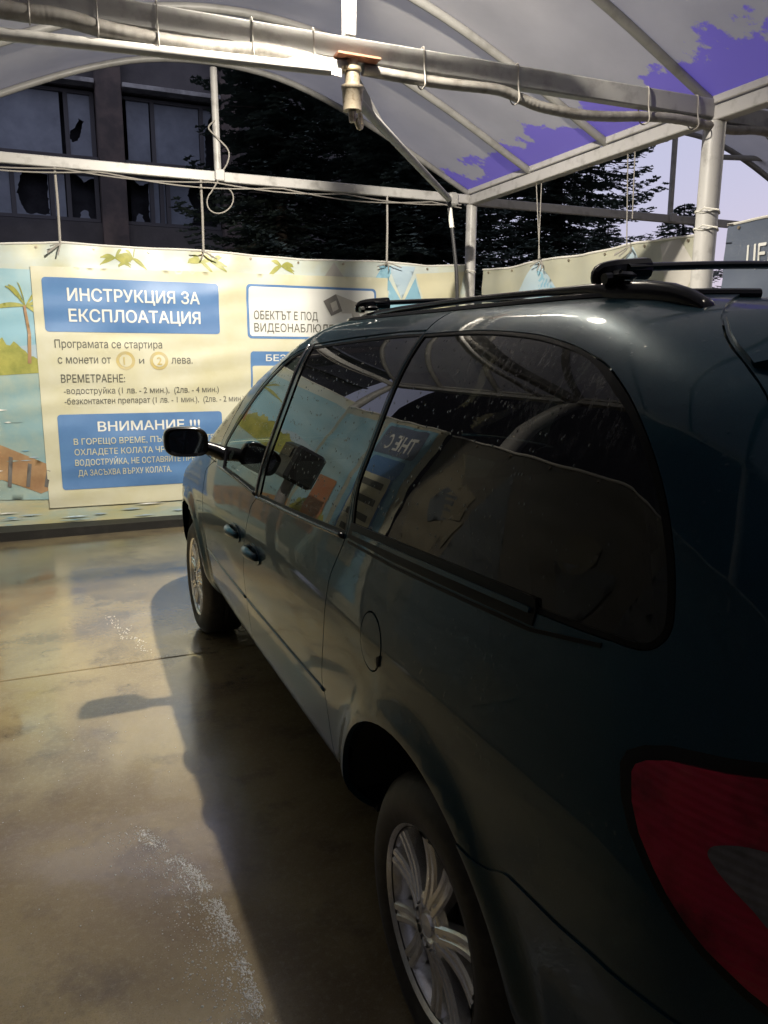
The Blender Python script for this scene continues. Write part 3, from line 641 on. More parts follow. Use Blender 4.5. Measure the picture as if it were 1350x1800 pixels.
bk.text([('Програмата се стартира', -.595, .31, 1.635, .07), ('с монети от', -.58, -.14, 1.50, .07), ('и', .10, .145, 1.50, .055), ('лева.', .385, .575, 1.50, .07), ('ВРЕМЕТРАЕНЕ:', -.565, -.03, 1.335, .07),
         ('-водоструйка (1 лв. - 2 мин.),  (2лв. - 4 мин.)', -.55, .81, 1.235, .055), ('-безконтактен препарат (1 лв. - 1 мин.),  (2лв. - 2 мин.)', -.55, 1.05, 1.145, .055)], PM['ink'], 5, bold=.006)
for a in (-.015, .275):
    c_ = bk.poly([(a+.082*math.cos(i*math.pi/12), 1.525+.082*math.sin(i*math.pi/12)) for i in range(24)], PM['gold'], 5, 'printed_coin')
    bk.poly([(a+.055*math.cos(i*math.pi/10), 1.525+.055*math.sin(i*math.pi/10)) for i in range(20)], PM['pale'], 6, 'printed_coin_centre', parent=c_)
    bk.text([('1' if a < 0 else '2', a-.02, None, 1.49, .07)], PM['gold'], 7, parent=c_, bold=.02)
bl_ = bk.rect(-.62, .83, .38, 1.055, PM['blue'], 5)
bk.text([('ВНИМАНИЕ !!!', -.29, .62, .90, .085)], PM['white'], 6, parent=bl_, bold=.018)
bk.text([('В ГОРЕЩО ВРЕМЕ, ПЪРВО ЗАЛЕЙТЕ', -.50, .75, .785, .055), ('ОХЛАДЕТЕ КОЛАТА ЧРЕЗ ИЗБОР', -.50, .62, .69, .055), ('ВОДОСТРУЙКА, НЕ ОСТАВЯЙТЕ ПРЕПАРАТА', -.50, .80, .595, .055), ('ДА ЗАСЪХВА ВЪРХУ КОЛАТА.', -.48, .34, .50, .055)], PM['pale'], 6, parent=bl_, bold=.008)
wp = bk.rect(1.10, 2.42, 1.735, 2.235, PM['blue'], 5, .04); bk.rect(1.122, 2.398, 1.757, 2.213, PM['white'], 6, .03)
bk.text([('ОБЕКТЪТ Е ПОД', 1.165, 1.80, 1.915, .078), ('ВИДЕОНАБЛЮДЕНИЕ', 1.165, 2.15, 1.80, .078)], PM['ink'], 7, parent=wp, bold=.008)
bk.poly([(1.90, 2.12), (1.99, 2.17), (2.32, 2.06), (2.34, 1.99), (2.06, 1.99)], PM['gray'], 7, 'printed_camera')
bk.poly([(1.86, 2.10), (1.99, 2.17), (2.06, 2.01), (1.94, 1.96)], PM['dgray'], 8, 'printed_camera'); bk.poly([(1.93, 2.08), (1.99, 2.11), (2.02, 2.03), (1.96, 2.0)], PM['gray'], 9, 'printed_camera')
bk.poly([(2.16, 1.99), (2.24, 1.99), (2.26, 1.90), (2.18, 1.88)], PM['gray'], 7, 'printed_camera')
bl_ = bk.rect(1.12, 2.42, .95, 1.615, PM['blue'], 5, .03); bk.rect(1.137, 2.403, .967, 1.48, PM['pale'], 6, .02)
bk.text([('БЕЗК', 1.27, 1.55, 1.525, .06)], PM['white'], 6, parent=bl_, bold=.015)

rc = print_mat('cream_cloth', (.42, .41, .31), (.36, .37, .31), 1.6)
rb = Banner('banner', (3.60, 0, 0), (0, -1, 0), (-1, 0, 0), -5.98, -2.93, [(-5.98, 2.47), (-5.5, 2.44), (-4.9, 2.46), (-4.3, 2.44), (-3.67, 2.465), (-3.3, 2.45), (-2.93, 2.44)], [(-6, .05), (-2.9, .05)], rc,
            'cream banner with blue diamonds between the two columns right of the minivan', 2.2)
for pts, c_ in (([(-5.40, .6), (-5.40, 2.1), (-4.98, 2.46), (-4.42, 2.0), (-4.3, .6)], 'lblue'), ([(-4.98, 2.40), (-4.42, 2.0), (-4.9, 1.9)], 'teal'), ([(-3.70, 2.44), (-3.9, 2.15), (-3.86, 1.4), (-3.45, 1.4), (-3.48, 2.15)], 'lblue'), ([(-3.4, 2.42), (-3.2, 2.43), (-3.0, 2.2), (-3.2, 1.9)], 'gray')):
    rb.poly(pts, PM[c_], 1, 'printed_triangle')
pb = Banner('banner', (3.60, 0, 0), (0, -1, 0), (-1, 0, 0), -2.76, 1.8, [(-2.76, 2.47), (-2.3, 2.475), (-1.5, 2.47), (1.8, 2.45)], [(-6, .05), (3, .05)], print_mat('slate_cloth', (.085, .105, .15), (.12, .14, .18), 1.5),
            'slate blue price banner starting right of the near column, with large pale capitals', 3.7)
pb.text([('ЦЕНИ', -2.56, -2.215, 2.185, .125)], PM['white'], 2, bold=.02)
# banner behind the photographer's left shoulder: seen mirrored in the van's flank
lc = print_mat('left_cloth', (.46, .43, .30), (.36, .40, .38), 1.3)
lb = Banner('banner', (-1.66, 0, 0), (0, 1, 0), (1, 0, 0), 3.62, 6.0, [(3.4, 2.24), (6.0, 2.32)], [(-4, .05), (7, .05)], lc, 'banner with THE C heading, seen mirrored in the minivan windows', 5.1)
wb = Banner('banner', (-1.66, 0, 0), (0, 1, 0), (1, 0, 0), -3.4, 3.56, [(-3.4, 2.05), (0, 2.08), (2, 2.14), (3.56, 2.22)], [(-4, .05), (7, .05)], print_mat('dimmed_cloth', (.13, .12, .095), (.08, .082, .075), 1.1, .6), 'brownish banner with faint shapes, its colours darkened for weak light, mirrored in the rear side window', 6.3)  # dark cloth and print colours stand in for the lamp's falloff here
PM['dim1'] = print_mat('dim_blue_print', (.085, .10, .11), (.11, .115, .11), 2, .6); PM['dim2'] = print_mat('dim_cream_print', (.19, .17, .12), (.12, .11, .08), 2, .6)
lb.poly([(3.75, .3), (3.75, 2.20), (4.75, 2.22), (4.75, .3)], PM['teal'], 1)
lb.poly([(4.85, .4), (4.85, 2.2), (5.9, 2.22), (5.9, .4)], PM['sky'], 1); leafy(lb, 4.88, 5.88, .9, .35, 4, PM['palm'], 2); lb.poly([(4.88, .42), (5.88, .42), (5.88, .88), (4.88, .88)], PM['sea'], 2, 'printed_sea')
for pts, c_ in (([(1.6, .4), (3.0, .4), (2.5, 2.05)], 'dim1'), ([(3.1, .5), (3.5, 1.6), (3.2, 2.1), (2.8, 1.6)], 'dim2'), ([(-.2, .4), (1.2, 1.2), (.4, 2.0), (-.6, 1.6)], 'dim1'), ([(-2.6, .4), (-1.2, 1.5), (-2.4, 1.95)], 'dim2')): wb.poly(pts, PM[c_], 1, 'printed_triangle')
r_ = random.Random(5)
for k_ in range(14):
    a = r_.uniform(-1.5, 3.2); z = r_.uniform(.5, 1.7); q_ = r_.uniform(.12, .34); n_ = r_.choice([3, 4, 5, 9]); o_ = r_.uniform(0, 3)
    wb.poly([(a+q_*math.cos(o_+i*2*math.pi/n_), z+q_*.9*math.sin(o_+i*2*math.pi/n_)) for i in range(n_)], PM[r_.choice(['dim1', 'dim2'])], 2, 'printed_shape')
hp = lb.rect(3.85, 4.7, 1.86, 2.18, PM['navy'], 2); lb.text([('THE C', 3.95, 4.55, 1.93, .17)], PM['white'], 3, parent=hp, bold=.02)
lb.rect(3.9, 4.62, .85, 1.82, PM['blue'], 2); pp = lb.rect(3.94, 4.58, .7, 1.6, PM['pale'], 3)
for i in range(5): lb.rect(4.02, 4.5, 1.48-i*.15, 1.54-i*.15, PM['ink'], 4, .01, 'printed_line')
lb.rect(5.0, 5.5, .75, 1.4, PM['orange'], 3)
t = empty('payment_terminal', (-1.2, 4.9, 0), 'dark coin box on a post, mirrored in the sliding door window', 'coin terminal')
MB().box((-1.2, 4.9, 1.35), (.28, .42, .34), bev=.03).build('cabinet', M['black'], t); MB().tube([(-1.2, 4.9, 0), (-1.2, 4.9, 1.2)], .05, 12).build('post', M['steel_gray'], t, True)
MB().box((-1.055, 4.9, 1.42), (.012, .26, .10), bev=.004).build('display', M['gloss_black'], t)
# cord tufts where the banners are tied
for (p, lab) in (((-.49, 6.06, 2.50), 'frayed cord knot under the leftmost rod'), ((.72, 6.06, 2.50), 'frayed cord knot on banner by the cable loop'), ((2.54, 6.06, 2.49), 'frayed cord knot by the triangle pattern'), ((3.55, 4.88, 2.45), 'frayed cord knot on the right banner before spruce'), ((3.55, 3.68, 2.44), 'frayed cord knot on right banner below sky')):
    mb = MB(); r_ = random.Random(p[0]*91+p[1])
    for k_ in range(4):
        a = r_.uniform(2.4, 7.0); d_ = Vector((math.cos(a), -.25, .6*math.sin(a)-.25))
        if p[0] > 3: d_ = Vector((-.25, d_.x, d_.z))
        q = Vector(p); mb.tube([q, q+d_*.05+Vector((0, -.02, 0)), q+d_*r_.uniform(.08, .14)], .006, 5)
    tag(mb.build('cord', M['wire'], None, True), lab, 'cord', 'cords tying the banners')
for (x, y, z, lab) in ((3.5, 6.10, 2.45, 'pale cord wrapped round the far column beside banner corner'), (3.5, 2.85, 2.44, 'pale cord wrapped round the near column level with banner top'), (3.5, 2.85, 2.55, 'pale cord wrapped round the near column just above banner top')):
    r0 = .06 if y > 5 else .077; mb = MB()
    mb.tube([(x+r0*math.cos(a), y+r0*math.sin(a), z+.008*math.sin(3*a)) for a in np.linspace(0, 2*math.pi, 20)[:-1]], .006, 6, closed=True)
    mb.tube([(x-r0, y, z), (x-r0-.02, y-.07, z+.015), (x-r0+.02, y-.16, z-.01)], .005, 5)
    tag(mb.build('cord', M['tie'], None, True), lab, 'cord', 'cords tying the banners')

# ------------------------------------------------------------------ the minivan: body surface as a function of (u along the flank, v up the side)
CT=np.array([
(.20,.24,.740,-.98,.40,3.80,.55),
(.30,.31,.835,-1.04,.42,3.92,.55),
(.38,.37,.915,-1.07,.44,3.96,.55),
(.47,.45,.968,-1.08,.44,3.98,.55),
(.60,.60,.985,-1.07,.45,3.97,.55),
(.75,.75,1.00,-1.04,.45,3.93,.55),
(.90,.90,1.00,-1.02,.45,3.80,.60),
(1.00,1.00,.985,-1.01,.45,3.50,.60),
(1.10,1.10,.962,-.99,.44,3.12,.50),
(1.20,1.20,.935,-.96,.44,2.85,.40),
(1.35,1.35,.893,-.91,.44,2.48,.35),
(1.50,1.50,.845,-.84,.44,2.12,.33),
(1.58,1.577,.812,-.77,.43,1.92,.33),
(1.67,1.655,.762,-.58,.42,1.76,.33),
(1.735,1.70,.715,-.45,.40,1.65,.33),
(1.795,1.728,.660,-.31,.38,1.55,.30),
(1.86,1.733,.600,-.22,.33,1.45,.28),
(2.00,1.742,.450,-.08,.28,1.2,.25),
(2.25,1.752,.220,.15,.18,.9,.18),
(2.47,1.755,.02,.45,.018,.6,.018)])
VV=np.linspace(.20,2.47,455)
def _sm(c,s=6):
    k=np.exp(-.5*(np.arange(-4*s,4*s+1)/s)**2);k/=k.sum()
    e=np.concatenate([2*c[0]-c[4*s:0:-1],c,2*c[-1]-c[-2:-4*s-2:-1]]); return np.convolve(e,k,'valid')
COL=[_sm(np.interp(VV,CT[:,0],CT[:,i])) for i in range(1,7)]
QEXP=2.5
def P(u,v):
    """u: on the flank u=y ; beyond the rear corner u<yc continues around; front likewise"""
    u=np.asarray(u,float); v=np.asarray(v,float); u,v=np.broadcast_arrays(u,v)
    z,w,yr,rr,yf,rf=[np.interp(v,VV,c) for c in COL]
    rx=np.minimum(rr,w*.98); rfx=np.minimum(rf,w*.98)
    yc=yr+rr; yfc=yf-rf
    y=u.copy(); x=1-w
    L=1.35
    # rear corner
    m=u<yc
    th=np.clip((yc-u)/(rr*L),0,1)*np.pi/2
    c,s=np.cos(th),np.sin(th); e=2/QEXP
    xx=1-w+rx*(1-np.abs(c)**e); yy=yc-rr*np.abs(s)**e
    ext=np.maximum(yc-u-rr*L,0)
    xx=xx+ext; yy=yy-.05*np.clip((xx-(1-w))/w,0,1)**2
    y=np.where(m,yy,y); x=np.where(m,xx,x)
    m=u>yfc
    th=np.clip((u-yfc)/(rf*L),0,1)*np.pi/2
    c,s=np.cos(th),np.sin(th)
    xx=1-w+rfx*(1-np.abs(c)**e); yy=yfc+rf*np.abs(s)**e
    ext=np.maximum(u-yfc-rf*L,0)
    xx=xx+ext; yy=yy+.10*np.clip((xx-(1-w))/w,0,1)**2
    y=np.where(m,yy,y); x=np.where(m,xx,x)
    # plan taper towards the nose
    t=np.clip((y-1.6)/2.3,0,1); x=x+.07*t*t*np.clip((1-x),0,1)
    t=np.clip((.6-y)/1.6,0,1); x=x+.03*t*t*np.clip((1-x),0,1)
    # flared wheel arches and the ledge above the sill cladding
    fl=np.clip((.45-x)/.35,0,1)
    for cy in (.03,3.03):
        d=np.hypot(y-cy,z-.345)-.447
        x=x-fl*.022*np.exp(-(np.maximum(d,0)/.05)**2)*np.clip((z-.25)/.1,0,1)
    return np.stack([x,y,z],-1)

def PX_(u, v, off=0.0):
    h = 1e-3
    p = P(u, v); du = P(np.asarray(u)+h, v)-P(np.asarray(u)-h, v); dv = P(u, np.asarray(v)+h)-P(u, np.asarray(v)-h)
    n = np.cross(du, dv); n /= np.maximum(np.linalg.norm(n, axis=-1, keepdims=True), 1e-12)
    n = np.where(n[..., :1]*0+1 > 0, n, n)
    return p+n*off, n
_p, _n = PX_(.8, .8)
NS = -1.0 if _n[0] > 0 else 1.0          # outward sign
def surf(u, v, off=0.0):
    p, n = PX_(u, v); n = n*NS; return p+n*off, n
def ucen(v, rear=True):
    z, w, yr, rr, yf, rf = [np.interp(v, VV, c) for c in COL]
    if rear:
        rx = np.minimum(rr, w*.98); return yr+rr-rr*1.35-(w-rx)
    rx = np.minimum(rf, w*.98); return yf-rf+rf*1.35+(w-rx)
def finish(name, V, F, N, mat_, parent, side=0):
    """side 0: as is (left flank); 1: mirrored to the right flank"""
    V = np.array(V, float); N = np.array(N, float); F = [tuple(f) for f in F]
    if side == 1:
        V = V.copy(); V[:, 0] = 2-V[:, 0]; N = N.copy(); N[:, 0] *= -1; F = [f[::-1] for f in F]
    me = bpy.data.meshes.new(name); me.from_pydata(V.tolist(), [], F); me.materials.append(mat_); me.update()
    me.polygons.foreach_set('use_smooth', [True]*len(F))
    me.normals_split_custom_set_from_vertices(N.tolist())
    o = bpy.data.objects.new(name, me); COLL.objects.link(o); o.parent = parent; o.matrix_parent_inverse = parent_inv(parent)
    return o
def orient(V, F, N):
    """flip faces so that they face along the analytic normals"""
    V = np.array(V); F = np.array(F); a, b, c = V[F[:, 0]], V[F[:, 1]], V[F[:, 2]]
    fl = (np.cross(b-a, c-a)*np.array(N)[F[:, 0]]).sum(1) < 0
    F[fl] = F[fl][:, ::-1]; return F
def shrink(poly, d):
    P_ = np.array(poly, float); n = len(P_)
    A = .5*sum(P_[i][0]*P_[(i+1) % n][1]-P_[(i+1) % n][0]*P_[i][1] for i in range(n))
    if A < 0: P_ = P_[::-1]
    out = []
    for i in range(n):
        a, b, c = P_[i-1], P_[i], P_[(i+1) % n]
        e1 = (b-a)/max(np.linalg.norm(b-a), 1e-9); e2 = (c-b)/max(np.linalg.norm(c-b), 1e-9)
        n1 = np.array([-e1[1], e1[0]]); n2 = np.array([-e2[1], e2[0]]); m_ = n1+n2; k_ = max(1+n1@n2, .35)
        out.append(b+m_/k_*d)
    return [tuple(p) for p in out]
def panel(name, outer, holes, mat_, parent, off=0.0, depth=.016, side=0, edge=.02, grid=.036, gap=.0022):
    outer = shrink(outer, gap) if gap else outer
    Vu, F, bl = cdt(outer, holes, edge, grid)
    V, N = surf(Vu[:, 0], Vu[:, 1], off); F = orient(V, F, N)
    V = V.tolist(); F = [tuple(f) for f in F]; N_ = N.tolist()
    if depth:
        for li, loop in enumerate(bl):
            n = len(loop); o = len(V); pv = [np.array(V[i]) for i in loop]; nv = [np.array(N_[i]) for i in loop]
            for a, b in zip(pv, nv): V.append(a.tolist()); N_.append([0, 0, 0])
            for a, b in zip(pv, nv): V.append((a-b*depth).tolist()); N_.append([0, 0, 0])
            for i in range(n):
                j = (i+1) % n; F.append((o+i, o+j, o+n+j, o+n+i))
    return finish(name, V, F, N_, mat_, parent, side)
def gridpanel(name, U, Vg, mat_, parent, off=0.0, both=True, depth=.015, cut=None):
    """structured panel; U,Vg (rows, cols) arrays from the left flank to the centre line, mirrored and welded visually"""
    off = np.broadcast_to(np.asarray(off, float), U.shape)
    p, n = surf(U, Vg); V = p+n*off[..., None]; R_, C_ = U.shape
    idx = np.arange(R_*C_).reshape(R_, C_); F = []
    for i in range(R_-1):
        for j in range(C_-1):
            if cut is not None and cut((U[i, j]+U[i+1, j+1])/2, (Vg[i, j]+Vg[i+1, j+1])/2): continue
            F.append((idx[i, j], idx[i, j+1], idx[i+1, j+1], idx[i+1, j]))
    V = V.reshape(-1, 3); N = n.reshape(-1, 3); F = orient(V, F, N); F = [tuple(f) for f in F]
    V = V.tolist(); N = N.tolist()
    if depth:
        rim_ = [idx[0, j] for j in range(C_-1, -1, -1)] + [idx[i, 0] for i in range(1, R_)] + [idx[R_-1, j] for j in range(1, C_)]
        o = len(V); k_ = len(rim_)
        for q in rim_: V.append(V[q]); N.append([0, 0, 0])
        for q in rim_: V.append((np.array(V[q])-np.array(N[q])*depth).tolist()); N.append([0, 0, 0])
        F += [(o+i, o+i+1, o+k_+i+1, o+k_+i) for i in range(k_-1)]
    if both:
        m_ = len(V); V2 = [[2-a, b, c] for a, b, c in V]; N2 = [[-a, b, c] for a, b, c in N]
        F = F + [tuple(i+m_ for i in f[::-1]) for f in F]; V = V+V2; N = N+N2
    return finish(name, V, F, N, mat_, parent)
def along(uvs, off, n=6, closed=False):
    pth = smooth_path([(a, b, 0) for a, b in uvs], n, closed); a = np.array(pth)
    return surf(a[:, 0], a[:, 1], off)[0]
def flip(o):
    """give a mesh built on the left flank its twin on the right flank"""
    c = o.copy(); c.data = o.data.copy(); COLL.objects.link(c); me = c.data
    co = np.zeros(len(me.vertices)*3); me.vertices.foreach_get('co', co); co = co.reshape(-1, 3); co[:, 0] = 2-co[:, 0]; me.vertices.foreach_set('co', co.ravel()); me.flip_normals(); me.update()
    return c

car = empty('minivan', (1, 1.5, 0), 'dark green-blue minivan with tinted windows, black roof rails and alloy wheels in the wash bay', 'minivan')
ARC = (.03, .345, .445)
def arc_pts(cy, a0, a1, n=26, r=ARC[2]): return [(cy+r*math.cos(math.radians(a0+(a1-a0)*i/n)), ARC[1]+r*math.sin(math.radians(a0+(a1-a0)*i/n))) for i in range(n+1)]
SM = lambda pts, n=5, closed=False: [tuple(p[:2]) for p in smooth_path([(a, b, 0) for a, b in pts], n, closed)]
QW = SM([(.474, 1.680), (.208, 1.684), (-.012, 1.669), (-.131, 1.650), (-.225, 1.627), (-.297, 1.597), (-.366, 1.552), (-.424, 1.497), (-.473, 1.437), (-.511, 1.379), (-.539, 1.325), (-.557, 1.277), (-.564, 1.245), (-.556, 1.222), (-.537, 1.211), (-.498, 1.205)], 4)[:-1] \
     + SM([(-.498, 1.205), (-.378, 1.196), (-.06, 1.179), (.204, 1.165), (.492, 1.150)], 4)[:-1] + SM([(.492, 1.150), (.532, 1.258), (.510, 1.366), (.482, 1.53), (.474, 1.680)], 4)[:-1]
SW = SM([(1.345, 1.641), (.972, 1.665), (.64, 1.680), (.494, 1.682)], 5)[:-1] + SM([(.494, 1.682), (.502, 1.53), (.530, 1.363), (.555, 1.253), (.538, 1.140)], 4)[:-1] + SM([(.538, 1.140), (.913, 1.116), (1.428, 1.090)], 5)[:-1] + SM([(1.428, 1.090), (1.424, 1.2), (1.378, 1.35), (1.343, 1.5), (1.345, 1.641)], 4)[:-1]
FW = SM([(1.392, 1.630), (1.49, 1.610), (1.604, 1.560), (1.812, 1.449), (2.022, 1.315), (2.172, 1.200), (2.212, 1.103)], 4)[:-1] + SM([(2.212, 1.103), (1.88, 1.103), (1.505, 1.098)], 4)[:-1] + SM([(1.505, 1.098), (1.488, 1.21), (1.436, 1.36), (1.398, 1.51), (1.392, 1.630)], 4)[:-1]
BSEAM = SM([(1.372, 1.653), (1.370, 1.5), (1.407, 1.35), (1.456, 1.2), (1.458, 1.082), (1.512, 1.03), (1.538, .938), (1.580, .764), (1.585, .64), (1.585, .5), (1.585, .33)], 4)
RSEAM = SM([(.484, 1.694), (.492, 1.53), (.520, 1.363), (.545, 1.253), (.524, 1.140), (.550, 1.065), (.575, 1.0), (.578, .868), (.60, .75), (.618, .68), (.60, .63), (.59, .5), (.585, .33)], 4)
LAMP = [(-.572, 1.055), (-.5745, 1.076), (-.590, 1.095), (-.616, 1.111), (-.645, 1.119), (-.682, 1.127), (-.717, 1.136), (-.80, 1.148), (-.93, 1.155), (-.955, 1.14), (-.96, 1.0), (-.955, .85), (-.93, .825), (-.86, .833),
        (-.785, .847), (-.756, .857), (-.735, .867), (-.706, .880), (-.679, .897), (-.650, .921), (-.628, .944), (-.601, .978), (-.583, 1.014)]
HATCH = [(-.97, .80), (-.975, 1.0), (-.965, 1.16), (-.80, 1.262), (-.68, 1.41), (-.60, 1.506), (-.546, 1.566), (-.524, 1.584), (-.482, 1.613), (-.440, 1.639), (-.411, 1.660), (-.365, 1.70), (-.33, 1.74), (-.29, 1.80)]
BUMP = [(-.235, .707), (-.29, .700), (-.331, .702), (-.402, .727), (-.541, .737), (-.631, .750), (-.687, .759), (-.97, .785)]
quarter = [(.485, 1.80)] + RSEAM + arc_pts(ARC[0], -2, 125.5) + BUMP + HATCH
fuel_c = (.249, .938)
FUEL = [(fuel_c[0]+.066*math.cos(a)+.012*math.sin(a), fuel_c[1]+.069*math.sin(a)) for a in np.linspace(0, 2*math.pi, 33)[:-1]]
roofside = [(.488, 1.80), (.488, 1.698), (.64, 1.697), (.972, 1.682), (1.345, 1.658), (1.39, 1.646), (1.495, 1.626), (1.614, 1.575), (1.825, 1.462), (2.036, 1.328), (2.19, 1.208), (2.235, 1.10), (2.33, 1.10), (2.27, 1.21), (2.13, 1.34), (1.91, 1.48), (1.70, 1.60), (1.58, 1.66), (1.48, 1.72), (1.38, 1.80)]
sdoor = RSEAM[::-1] + [(.64, 1.694), (.972, 1.679)] + BSEAM
fdoor = BSEAM[::-1] + [(1.385, 1.644), (1.49, 1.624), (1.61, 1.573), (1.822, 1.46), (2.033, 1.326), (2.187, 1.207), (2.232, 1.10), (2.34, 1.098), (2.45, 1.062), (2.515, 1.03), (2.53, .8), (2.515, .5), (2.50, .33)]
def ring_tube(uvs, off, r, name, mat_, parent, closed=True):
    pts = surf(np.array([a for a, b in uvs]), np.array([b for a, b in uvs]), off)[0]
    return MB().tube([tuple(p) for p in pts], r, 8, closed=closed).build(name, mat_, parent, True, 180)
for side in (0, 1):
    q = panel('quarter_panel', quarter, [shrink(QW, -.006), FUEL], M['paint'], car, side=side)
    w = panel('quarter_window', QW, [], M['tint'], car, off=-.004, depth=0, side=side, gap=0, grid=.05)
    for (off, r, nm) in ():
        s_ = ring_tube(QW, off, r, nm, M['rubber'], w)
        if side: s2 = flip(s_); s2.parent = w; bpy.data.objects.remove(s_, do_unlink=True)
    panel('window_seal', shrink(QW, -.004), [shrink(QW, .0045)], M['rubber'], w, off=-.001, depth=.003, side=side, gap=0, edge=.015)
    f = panel('fuel_door', shrink(FUEL, .0045), [], M['paint'], car, off=.001, side=side, gap=0, grid=.025) if side == 0 else panel('fuel_panel', FUEL, [], M['paint'], car, side=side, gap=0, depth=0)
    if side == 0: panel('finger_notch', [(fuel_c[0]-.066, fuel_c[1]-.012), (fuel_c[0]-.050, fuel_c[1]-.022), (fuel_c[0]-.056, fuel_c[1]-.042), (fuel_c[0]-.064, fuel_c[1]-.040)], [], M['dark'], f, off=.004, depth=.004, gap=0)
    d1 = panel('sliding_door', sdoor, [shrink(SW, -.004)], M['paint'], car, side=side)
    w1 = panel('window', SW, [], M['tint'], d1, off=-.003, depth=0, side=side, gap=0, grid=.05)
    d2 = panel('door', fdoor, [shrink(FW, -.004)], M['paint'], car, side=side)
    w2 = panel('window', FW, [], M['clear'], d2, off=-.003, depth=0, side=side, gap=0, grid=.05)
    panel('roof_side', roofside, [], M['paint'], car, side=side)
    def keep(o, par):
        if side: c_ = flip(o); c_.parent = par; bpy.data.objects.remove(o, do_unlink=True); return c_
        o.parent = par; return o
    panel('window_seal', shrink(SW, -.004), [shrink(SW, .004)], M['rubber'], d1, off=-.001, depth=.003, side=side, gap=0, edge=.015)
    panel('window_seal', shrink(FW, -.004), [shrink(FW, .004)], M['rubber'], d2, off=-.001, depth=.003, side=side, gap=0, edge=.015)
    # bright strip on the pillar between front and sliding glass
    bs = [p for p in BSEAM if p[1] > 1.08]
    keep(ring_tube([(a+.022, b) for a, b in bs], .0015, .005, 'pillar_trim', M['chrome'], d2, False), d2)
    panel('pillar_cover', [(a+.012, b) for a, b in bs] + [(a+.047, b) for a, b in bs[::-1]], [], M['gloss_black'], d2, off=.001, depth=.004, side=side, gap=0)
    panel('pillar_cover', [(a-.034, b) for a, b in bs] + [(a-.004, b) for a, b in bs[::-1]], [], M['gloss_black'], d1, off=.001, depth=.004, side=side, gap=0)
    # belt mouldings
    keep(ring_tube(SM([(1.445, 1.078), (.913, 1.105), (.535, 1.129)], 8), .003, .0075, 'belt_moulding', M['gloss_black'], d1, False), d1)
    keep(ring_tube(SM([(2.22, 1.092), (1.88, 1.092), (1.475, 1.084)], 8), .003, .0075, 'belt_moulding', M['gloss_black'], d2, False), d2)
    keep(ring_tube(SM([(1.572, .642), (1.03, .650), (.606, .661)], 10), .0, .0055, 'side_moulding', M['paint'], d1, False), d1)
    keep(ring_tube(SM([(2.49, .632), (2.05, .637), (1.60, .642)], 10), .0, .0055, 'side_moulding', M['paint'], d2, False), d2)
    # sliding door track under the quarter glass
    tr = panel('door_track', [(.505, 1.132), (.505, 1.172), (.21, 1.186), (-.06, 1.199), (-.325, 1.211), (-.335, 1.192), (-.335, 1.166), (-.06, 1.152), (.21, 1.139)], [], M['rubber'], car, off=.003, depth=.006, side=side, gap=0)
    panel('track_lip', [(.47, 1.146), (.21, 1.158), (-.06, 1.171), (-.322, 1.184), (-.322, 1.193), (-.06, 1.181), (.21, 1.168), (.47, 1.156)], [], M['paint'], tr, off=.008, depth=.005, side=side, gap=0)
    panel('track_lip', [(.50, 1.119), (.21, 1.126), (-.06, 1.140), (-.33, 1.155), (-.50, 1.186), (-.50, 1.193), (-.33, 1.162), (-.06, 1.147), (.21, 1.133), (.50, 1.126)], [], M['rubber'], tr, off=.002, depth=.002, side=side, gap=0)
    # sill cladding end cap and wheel-arch lip
    for cy, a0, a1 in ((ARC[0], -2, 125), (3.03, 10, 172)):
        keep(ring_tube(arc_pts(cy, a0, a1, 30, ARC[2]+.002), -.004, .008, 'arch_lip', M['paint'], car, False), car)
    # tail lamp
    lf = panel('tail_lamp', LAMP, [], M['gloss_black'], car, off=.001, side=side, gap=.001)
    RED = shrink(LAMP, .019)
    panel('lens', RED, [], M['red_lens'], lf, off=.009, depth=.010, side=side, gap=0)
    panel('reversing_lens', SM([(-.693, 1.012), (-.703, 1.027), (-.747, 1.041), (-.85, 1.04), (-.94, 1.03), (-.94, .95), (-.85, .93), (-.78, .952), (-.750, .971), (-.724, .986), (-.706, .998)], 4, True), [], M['white_lens'], lf, off=.0105, depth=.002, side=side, gap=0, grid=.03)
    # door handles: grip standing off a dark recess
    for (hu, hv, dd) in ((1.40, .872, d1), (1.72, .885, d2)):
        hp_ = [(hu+.105*math.cos(a), hv+.036*math.sin(a)) for a in np.linspace(0, 2*math.pi, 25)[:-1]]
        hd = panel('door_handle', hp_, [], M['paint'], dd, off=.005, depth=.008, side=side, gap=0, grid=.02)
        rc_ = [(hu+.012+.058*math.cos(a), hv-.002+.024*math.sin(a)) for a in np.linspace(0, 2*math.pi, 21)[:-1]]
        panel('recess', rc_, [], M['dark'], dd, off=.0065, depth=.001, side=side, gap=0, grid=.02)
        gpts = []
        for t_ in np.linspace(0, 1, 15): gpts.append((hu+.085-.17*t_, hv+.006, .008+.018*math.sin(math.pi*t_)**.6))
        pp_ = [tuple(surf(a, b, c)[0]) for a, b, c in gpts]
        keep(MB().tube(pp_, [.013+.005*math.sin(math.pi*i/14) for i in range(15)], 10).build('grip', M['paint'], dd, True, 180), dd)
    # mirror on an arm
    mr_ = empty('door_mirror', (.06, 2.2, 1.15), '', ''); del mr_['label'], mr_['category']
    mr_.parent = car; mr_.matrix_parent_inverse = parent_inv(car)
    X = (lambda x: 2-x) if side else (lambda x: x)
    sgn = -1 if side else 1
    mb = MB(); sect = []
    NA = 36
